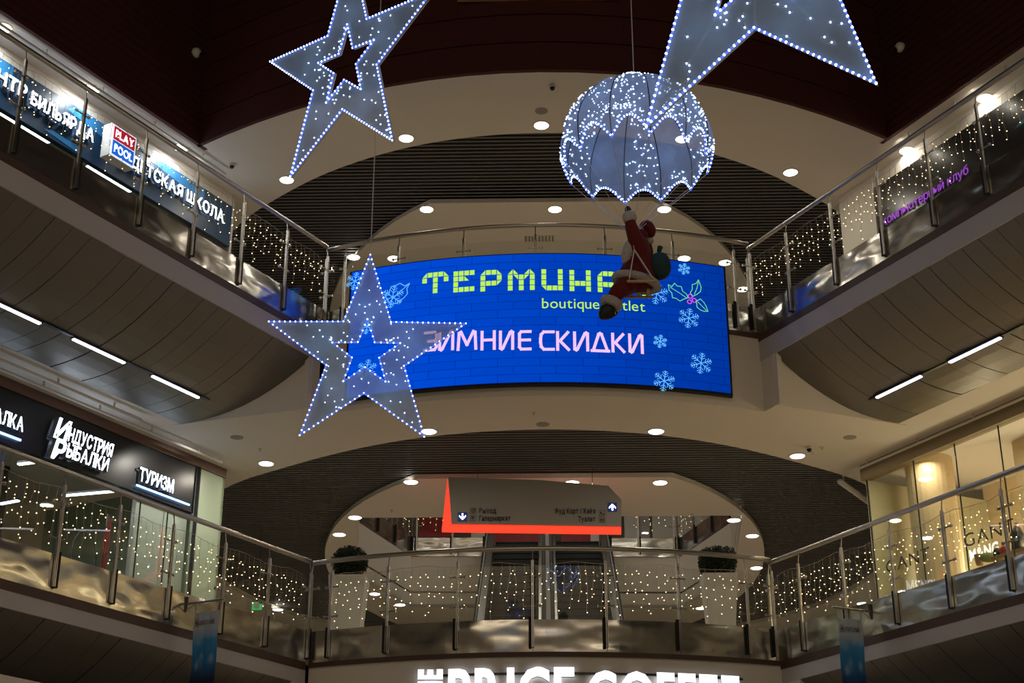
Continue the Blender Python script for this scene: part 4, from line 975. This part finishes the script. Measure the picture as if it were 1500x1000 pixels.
# one continuous body: pelvis, torso, neck, head, both arms, both legs
nodes = [(FP(935, 415, 0), .115), (FP(938, 392, 0), .105), (FP(940, 368, 0), .095), (FP(938, 352, 0), .07), (FP(941, 336, 0), .085),
         (FP(932, 354, -.10), .075), (FP(927, 340, -.14), .068), (FP(923, 325, -.14), .052), (FP(920, 309, -.14), .022),
         (FP(946, 355, .12), .05), (FP(951, 368, .14), .045), (FP(950, 380, .08), .035),
         (FP(920, 418, -.08), .09), (FP(905, 425, -.09), .085), (FP(898, 438, -.09), .065), (FP(893, 450, -.09), .035),
         (FP(924, 416, .08), .09), (FP(910, 423, .09), .085), (FP(899, 438, .11), .05), (FP(897, 448, .11), .035)]
edges = [(0, 1), (1, 2), (2, 3), (3, 4), (2, 5), (5, 6), (6, 7), (7, 8), (2, 9), (9, 10), (10, 11), (0, 12), (12, 13), (13, 14), (14, 15), (0, 16), (16, 17), (17, 18), (18, 19)]
skin('body', nodes, edges, 'redcloth', sf)
b = MB(); b.ball(FP(935, 342, .02), .068, 14, 10, (.9, 1, 1.05)); b.build('face', 'skin', sf, smooth=True)
b = MB(); b.ball(FP(931.5, 338, -.06), .014, 8, 6); b.ball(FP(934, 336, .04), .006, 6, 4); b.build('nose', 'skin', sf, smooth=True)
b = MB(); b.ball(FP(931.5, 335, -.05), .008, 6, 4); b.ball(FP(931.5, 335, .0), .008, 6, 4); b.build('eye', 'boot', sf, smooth=True)
skin('hat', [(FP(942, 338, .01), .105), (FP(948, 334, .03), .10), (FP(954, 341, .05), .065), (FP(953, 349, .05), .025)], [(0, 1), (1, 2), (2, 3)], 'redcloth', sf)
MB().ball(FP(952.5, 353, .05), .033, 10, 8).build('hat_pompom', 'fur', sf, smooth=True)
skin('beard', [(FP(930, 352, -.04), .05), (FP(922, 361, -.06), .068), (FP(918, 374, -.06), .062), (FP(916, 388, -.05), .035)], [(0, 1), (1, 2), (2, 3)], 'fur', sf)
def cuff(p, q, r, name='fur_cuff', parent=sf, squash=1.0): 
    p, q = Vector(p), Vector(q); MB().tube([p, p.lerp(q, .15), p.lerp(q, .5), p.lerp(q, .85), q], [r * .8, r, r * 1.06, r, r * .8], 14).build(name, 'fur', parent, smooth=True)
cuff(FP(924.5, 325, -.14), FP(920, 312, -.14), .06)
cuff(FP(898, 438, -.09), FP(893, 449, -.09), .098); cuff(FP(901, 435, .11), FP(897, 446, .11), .075)
# coat hem: fur ring round hips
c0 = FP(932, 412, 0); ring = []
for k in range(18):
    th = 2 * pi * k / 18; x, y = .185 * cos(th), .15 * sin(th); ring.append(c0 + Vector((x, y, -.01 - .05 * cos(th))))
MB().tube(ring, .038, 8, True).build('fur_hem', 'fur', sf, smooth=True)
b = MB(); b.v = []; b.f = []
topr = [(FP(938, 372, 0) + Vector((.10 * cos(2 * pi * k / 18), .10 * sin(2 * pi * k / 18), 0))) for k in range(18)]
b.add(topr + [ring[k] + Vector((0, 0, .01)) for k in range(18)], [(k, (k + 1) % 18, 18 + (k + 1) % 18, 18 + k) for k in range(18)]); b.build('coat_skirt', 'redcloth', sf, smooth=True)
MB().ball(c0 + Vector((0, 0, -.01)), .16, 14, 8, (1.08, .9, .5)).build('trouser_seat', 'redcloth', sf, smooth=True)
# mitten with thumb
skin('mitten', [(FP(920.5, 312, -.14), .028), (FP(919.5, 306, -.14), .032), (FP(919, 302, -.14), .02)], [(0, 1), (1, 2)], 'green', sf)
MB().tube([FP(921, 310, -.14), FP(924, 306, -.14)], [.014, .008], 8).build('thumb', 'green', sf, smooth=True)
MB().ball(FP(950, 383, .06), .035, 10, 8).build('mitten', 'green', sf, smooth=True)
for dy in (-.09, .11):
    k = FP(893 if dy < 0 else 897, 452 if dy < 0 else 450, dy)
    skin('boot', [(k + Vector((.01, 0, .02)), .075), (k + Vector((.0, 0, -.03)), .085), (k + Vector((-.07, 0, -.04)), .075), (k + Vector((-.10, 0, -.035)), .05)], [(0, 1), (1, 2), (2, 3)], 'boot', sf)
# swing seat
sw = thing('swing_seat', FP(938, 424), 'small slatted wooden swing seat carrying the red-coated figure', 'swing')
fr_ = [FP(925, 423, 0), FP(937, 423, 0), FP(950, 423, 0)]; bk_ = [FP(922, 412, .17), FP(932, 411, .17), FP(944, 408, .17)]
for p_, q_ in zip(fr_, bk_): MB().bar(p_ + Vector((0, 0, .0)), (p_.x, .17 + 12.2, p_.z + .0), .03, .014).build('seat_slat', 'wood', sw)
for yy in (-.19, .15):
    MB().bar((fr_[0].x - .05, 12.2 + yy, fr_[0].z - .014), (fr_[2].x + .05, 12.2 + yy, fr_[0].z - .014), .03, .014).build('seat_rail', 'wood', sw)
for yy, ap in ((-.2, FP(929, 366, -.19)), (.16, FP(931, 362, .17))):
    for xx in (fr_[0].x - .03, fr_[2].x + .03): MB().bar((xx, 12.2 + yy, fr_[0].z), ap, .026, .010).build('strap', 'cord', sw)
MB().tube([FP(929, 365, -.15), HUB], .004, 5).build('strap_cord', 'cord', sw)
sk_ = thing('gift_sack', FP(964, 385), 'dark green stuffed sack on the back of the hanging figure', 'sack')
skin('sack_body', [(FP(964, 371, .02), .06), (FP(966, 380, .02), .10), (FP(966, 392, .0), .12), (FP(969, 402, .0), .095), (FP(972, 408, .0), .055)], [(0, 1), (1, 2), (2, 3), (3, 4)], 'green', sk_)
skin('sack_neck', [(FP(965, 370, .02), .03), (FP(966, 365, .02), .018), (FP(968, 360, .02), .04)], [(0, 1), (1, 2)], 'green', sk_)

# ================================================================== ICICLE LIGHTS
def garland(label, path, zr, t0, t1, inner, seed, lo=.25, hi=.72, step=.105, prob=1.0):
    rnd = random.Random(seed); x, y = path(t0)[:2]; root = thing('icicle_light_string', (x, y, zr - .25), label, 'fairy lights', 'warm icicle light strings on the railings')
    def P(t, z, off=.06):
        x, y = path(t)[:2]; x2, y2 = path(t + .01)[:2]; d = Vector((x2 - x, y2 - y, 0)).normalized(); nr = Vector((-d.y, d.x, 0)) * inner; return Vector((x + nr.x * off, y + nr.y * off, z))
    zt = zr - .20; n = int((t1 - t0) / .12); MB().tube([P(t0 + (t1 - t0) * i / n, zt + .02 * math.sin(i * .7) + rnd.uniform(-.01, .01)) for i in range(n + 1)], .0035, 4).build('top_wire', 'wire', root)
    t = t0 + .05; pat = [.55, .9, .35, .7, .45, 1.0, .3, .65]; i = 0
    while t < t1:
        if rnd.random() < prob:
            L_ = lo + (hi - lo) * pat[i % 8] * rnd.uniform(.8, 1.1); k = max(2, int(L_ / .115)); pts = []; led = MB(); a = rnd.uniform(0, 6)
            for j in range(k + 1):
                w_ = .018 * math.sin(a + j * 1.1) + rnd.uniform(-.008, .008); pts.append(P(t + w_, zt - L_ * j / k, .05 + rnd.uniform(-.01, .01)))
                if j: 
                    q = pts[-1] + Vector((rnd.uniform(-.022, .022), 0, -.01)); led.octa(q, .0085)
                    if rnd.random() < .25: led.octa(pts[-1] + Vector((rnd.uniform(-.05, .05), 0, .03)), .007)
            s_ = MB().tube(pts, .0024, 3).build('light_strand', 'wire', root); led.build('leds', 'warmled', s_, kind='stuff')
        t += step * rnd.uniform(.8, 1.2); i += 1
garland('warm icicle light string on the upper left railing', side_path(-1), R3, .15, 7.2, -1, 11, step=.12)
garland('warm icicle light string on the upper right railing', side_path(1), R3, -.1, 6.6, 1, 12, step=.12)
garland('warm icicle light string on the lower left railing', side_path(-1), R2, .15, 7.2, -1, 13, step=.115, hi=.78)
garland('warm icicle light string on the lower right railing', side_path(1), R2, -.1, 6.6, 1, 14, step=.115, hi=.78)
garland('warm icicle light string on the curved lower railing before the escalators', front_path, R2, -3.1, 3.1, 1, 15, step=.11, hi=.80)
garland('warm icicle light string on the small distant railing, left of the escalators', fpL, R3, LL[1] - .4, LL[3] - .3, 1, 16, step=.16, hi=.8)
garland('warm icicle light string on the small distant railing, right of the escalators', fpR, R3, LR[1] - .4, LR[3] - .6, -1, 17, step=.16, hi=.8)

# ================================================================== SMALL FITTINGS
def dome_cam(p, nrm, label):
    t = thing('dome_camera', p, label, 'camera'); nrm = Vector(nrm).normalized(); p = Vector(p)
    MB().tube([p, p + nrm * .05, p + nrm * .09, p + nrm * .115], [.085, .085, .07, .035], 16).build('housing', 'white', t, smooth=True)
    q = p + nrm * .085 + Vector((0, 0, -.03)) + nrm.cross(Vector((0, 0, 1))) * (.03 if nrm.x < 0 else -.03); MB().ball(q, .042, 10, 8).build('lens', 'boot', t, smooth=True)
nL = SP(-1, 0, -1, 0) - SP(-1, 0, 0, 0); nR = SP(1, 0, -1, 0) - SP(1, 0, 0, 0)
dome_cam(viaN(-1, 285, 78, 2.37), nL, 'white dome camera on the dark maroon wall at upper left')
dome_cam(viaN(1, 1321, 70, 2.44), nR, 'white dome camera on the dark maroon wall at upper right')
def bullet(px, py, z, label):
    p = atZ(px, py, z); t = thing('ceiling_camera', p, label, 'camera'); MB().lathe(p, [(.03, 0), (.03, -.01), (.055, -.012), (.055, -.03), (.04, -.04)], 12).build('mount', 'ring', t); MB().ball(p + Vector((0, 0, -.05)), .04, 10, 7).build('lens', 'boot', t, smooth=True)
bullet(340, 240, C3, 'small ceiling camera near the upper left gallery'); bullet(809, 125, C3, 'small ceiling camera near the top of the curved ceiling strip'); bullet(1185, 654, C2, 'small ceiling camera right of the video screen, lower ceiling')
def sprinkler(px, py, z, label):
    p = atZ(px, py, z); t = thing('fire_sprinkler', p, label, 'sprinkler'); MB().lathe(p, [(.035, 0), (.035, -.008), (.01, -.01), (.01, -.04), (.03, -.045)], 10).build('nozzle', 'ring', t)
sprinkler(782, 604, C2, 'sprinkler head below the video screen'); sprinkler(381, 657, C2, 'sprinkler head left of the hanging star tip, lower ceiling'); sprinkler(1190, 662, C2, 'sprinkler head beside the ceiling camera right of the video screen'); sprinkler(574, 747, C2, 'sprinkler head left of the direction sign'); sprinkler(1014, 752, C2, 'sprinkler head right of the direction sign'); sprinkler(1204, 655, C2, 'sprinkler head near the round speaker on the right')
def speaker(px, py, z, label):
    p = atZ(px, py, z); t = thing('ceiling_speaker', p, label, 'speaker'); MB().lathe(p, [(.10, 0), (.10, -.01), (.085, -.014)], 20).build('grille', mat('grey_grille', (.30, .28, .26), .7), t); MB().lathe(p, [(.108, 0), (.108, -.006)], 20).build('rim', 'ring', t)
speaker(793, 162, C3, 'round ceiling speaker above the middle downlight of the top strip'); speaker(347, 640, C2, 'round ceiling speaker on the lower ceiling at left'); speaker(795, 621, C2, 'round ceiling speaker below the video screen'); speaker(1245, 640, C2, 'round ceiling speaker on the lower ceiling at right')
def pipe(pts, label, r=.022):
    t = thing('sprinkler_pipe', pts[0], label, 'pipe'); MB().tube(pts, r, 8).build('pipe_run', 'ring', t, smooth=True)
    a, c = Vector(pts[0]), Vector(pts[-1]); n = max(2, int((c - a).length / 1.1))
    for i in range(n):
        q = a.lerp(c, (i + .5) / n); MB().box(q.x - .012, q.x + .012, q.y - .012, q.y + .012, q.z, q.z + .09).build('pipe_clip', 'ring', t)
    return t
pipe([SP(-1, -.9, 2.62, C2 - .09), SP(-1, 8, 2.62, C2 - .09)], 'white pipe under the ceiling above the fishing shop sign')
pipe([SP(-1, 1.3, 2.36, C2 - .09), SP(-1, 8, 2.36, C2 - .09)], 'second white pipe nearer the soffit on the left', .028)
pipe([SP(1, -1.8, 2.85, C2 - .09), SP(1, 8, 2.85, C2 - .09)], 'white pipe under the ceiling above the clothing shop')
pipe([SP(-1, -.3, 2.52, C3 - .09), SP(-1, 8, 2.52, C3 - .09)], 'white pipe under the top ceiling along the left gallery')
pipe([SP(1, .3, 2.62, C3 - .09), SP(1, 8, 2.62, C3 - .09)], 'thin pipe under the top ceiling along the right gallery', .014)
p, q = Vector((4.98, 24.3, C2 - .08)), Vector((5.95, 25.95, C2 - .08))
t = thing('sprinkler_pipe', p, 'bright diagonal white pipe beside the clothing shop corner', 'pipe'); MB().tube([p, q], .05, 10).build('pipe_run', 'white', t, smooth=True)
for f_ in (.1, .9):
    h_ = p.lerp(q, f_); MB().box(h_.x - .015, h_.x + .015, h_.y - .015, h_.y + .015, h_.z + .03, C2 + .12).build('pipe_clip', 'ring', t)
# green exit sign behind the lower left railing
p = atY(376, 887, 27.5); t = thing('exit_sign', p, 'small green emergency sign behind the lower left railing', 'sign')
MB().box(p.x - .09, p.x + .09, p.y, p.y + .04, p.z - .07, p.z + .07).build('lit_panel', mat('lit_green', (.03, .5, .12), emit=.6), t); MB().box(p.x - .05, p.x + .05, p.y - .005, p.y, p.z - .05, p.z + .05).build('pictogram', 'white', t); MB().tube([p + Vector((0, .02, .09)), (p.x, p.y + .02, C2 + .1)], .006, 5).build('hanger', 'darksteel', t)
p0_, p1_ = atZ(768, 349, C3), atZ(812, 349, C3)
t = thing('ceiling_vent', (p0_ + p1_) / 2, 'rectangular ceiling vent grille above the video screen railing', 'vent')
MB().box(p0_.x, p1_.x, p0_.y - .12, p0_.y + .12, C3 - .008, C3).build('frame', 'ring', t)
for i in range(9):
    x_ = p0_.x + .03 + (p1_.x - p0_.x - .06) * i / 8; MB().box(x_ - .006, x_ + .006, p0_.y - .1, p0_.y + .1, C3 - .018, C3 - .008).build('vent_slat', 'darksteel', t)
# hanging banners on brackets
def banner(sg, s, label):
    t = thing('hanging_banner', SP(sg, s, 0, 5.85), label, 'banner')
    m = MATS.get('winter_banner_print')
    if not m:
        m = bpy.data.materials.new('winter_banner_print'); m.use_nodes = True; N = m.node_tree.nodes; L = m.node_tree.links; bs = N['Principled BSDF']; bs.inputs['Roughness'].default_value = .8
        tc = N.new('ShaderNodeUVMap'); sp = N.new('ShaderNodeSeparateXYZ'); L.new(tc.outputs[0], sp.inputs[0]); ra = N.new('ShaderNodeValToRGB'); L.new(sp.outputs[1], ra.inputs[0])
        cr = ra.color_ramp; cr.elements[0].color = (.004, .02, .07, 1); cr.elements[1].color = (.42, .45, .52, 1)
        for pos, col in ((.3, (.01, .012, .05, 1)), (.52, (.008, .012, .06, 1)), (.66, (.01, .16, .45, 1)), (.8, (.04, .25, .55, 1)), (.88, (.38, .43, .52, 1))):
            e = cr.elements.new(pos); e.color = col
        no = N.new('ShaderNodeTexVoronoi'); no.inputs['Scale'].default_value = 5.5; no.feature = 'SMOOTH_F1'; mp = N.new('ShaderNodeMapping'); mp.inputs['Scale'].default_value = (.6, 1.7, 1); L.new(tc.outputs[0], mp.inputs[0]); L.new(mp.outputs[0], no.inputs['Vector'])
        rr = N.new('ShaderNodeValToRGB'); rr.color_ramp.elements[0].color = (1, 1, 1, 1); rr.color_ramp.elements[0].position = .12; rr.color_ramp.elements[1].color = (0, 0, 0, 1); rr.color_ramp.elements[1].position = .42; L.new(no.outputs[0], rr.inputs[0])
        mu = N.new('ShaderNodeMath'); mu.operation = 'MULTIPLY'; mu.inputs[1].default_value = .55; L.new(rr.outputs[0], mu.inputs[0])
        mx = N.new('ShaderNodeMix'); mx.data_type = 'RGBA'; mx.inputs[7].default_value = (.28, .42, .58, 1); L.new(mu.outputs[0], mx.inputs[0]); L.new(ra.outputs[0], mx.inputs[6]); L.new(mx.outputs[2], bs.inputs['Base Color']); MATS['winter_banner_print'] = m
    n0, n1 = -.17, -.56; zt = 5.73; H_ = 1.75
    me = bpy.data.meshes.new('banner_cloth'); vs = []; NR, NC = 14, 5; flip = sg < 0
    for j in range(NR + 1):
        for i in range(NC + 1):
            u, v = i / NC, 1 - j / NR; n_ = (n0 + (n1 - n0) * u); vs.append(SP(sg, s + .012 * math.sin(j * .9 + i * 1.3), n_ * (1 - .03 * (1 - v)), zt - H_ * (1 - v)))
    fs = [(j * (NC + 1) + i, j * (NC + 1) + i + 1, (j + 1) * (NC + 1) + i + 1, (j + 1) * (NC + 1) + i) for j in range(NR) for i in range(NC)]
    me.from_pydata(vs, [], fs); ul = me.uv_layers.new(name='UVMap')
    for lp in me.loops:
        j, i = divmod(lp.vertex_index, NC + 1); u = i / NC; ul.data[lp.index].uv = (u if flip else 1 - u, 1 - j / NR)
    me.materials.append(m); link('banner_cloth', me, t)
    MB().tube([SP(sg, s, .02, 5.86), SP(sg, s, -.62, 5.86)], .014, 8).build('bracket_arm', 'steel', t); MB().bar(SP(sg, s, .0, 5.76), SP(sg, s, -.02, 5.95), .03, .03).build('bracket_plate', 'darksteel', t)
    for n_ in (-.17, -.56): MB().tube([SP(sg, s, n_, 5.86), SP(sg, s, n_, 5.73)], .006, 5).build('banner_hook', 'steel', t)
    MB().tube([SP(sg, s, -.02, 5.77), SP(sg, s, -.15, 5.85)], .007, 5).build('bracket_brace', 'steel', t)
    ns = (n0 - .03) if flip else (n1 + .03); dn = -1 if flip else 1
    PT = lambda s0, n_, z: (lambda u, v, w_: SP(sg, s0 + .02, n_ + dn * u, z + v))
    text('КАПИТОЛИЙ', PT(s, ns + dn * .03, 5.56), .27, .055, mat('dark_print', (.03, .02, .05), .7), t, joined=True, bold=.01)
    text('К', PT(s, ns, 5.54), .05, .10, mat('maroon_print', (.08, .01, .03), .7), t, joined=True)
    text('Новый год', PT(s, ns + dn * .02, 4.03), .28, .05, mat('pale_print', (.2, .3, .4), .7), t, joined=True)
banner(-1, 2.62, 'blue winter banner hanging from the lower left gallery edge'); banner(1, 1.93, 'blue winter banner hanging from the lower right gallery edge')
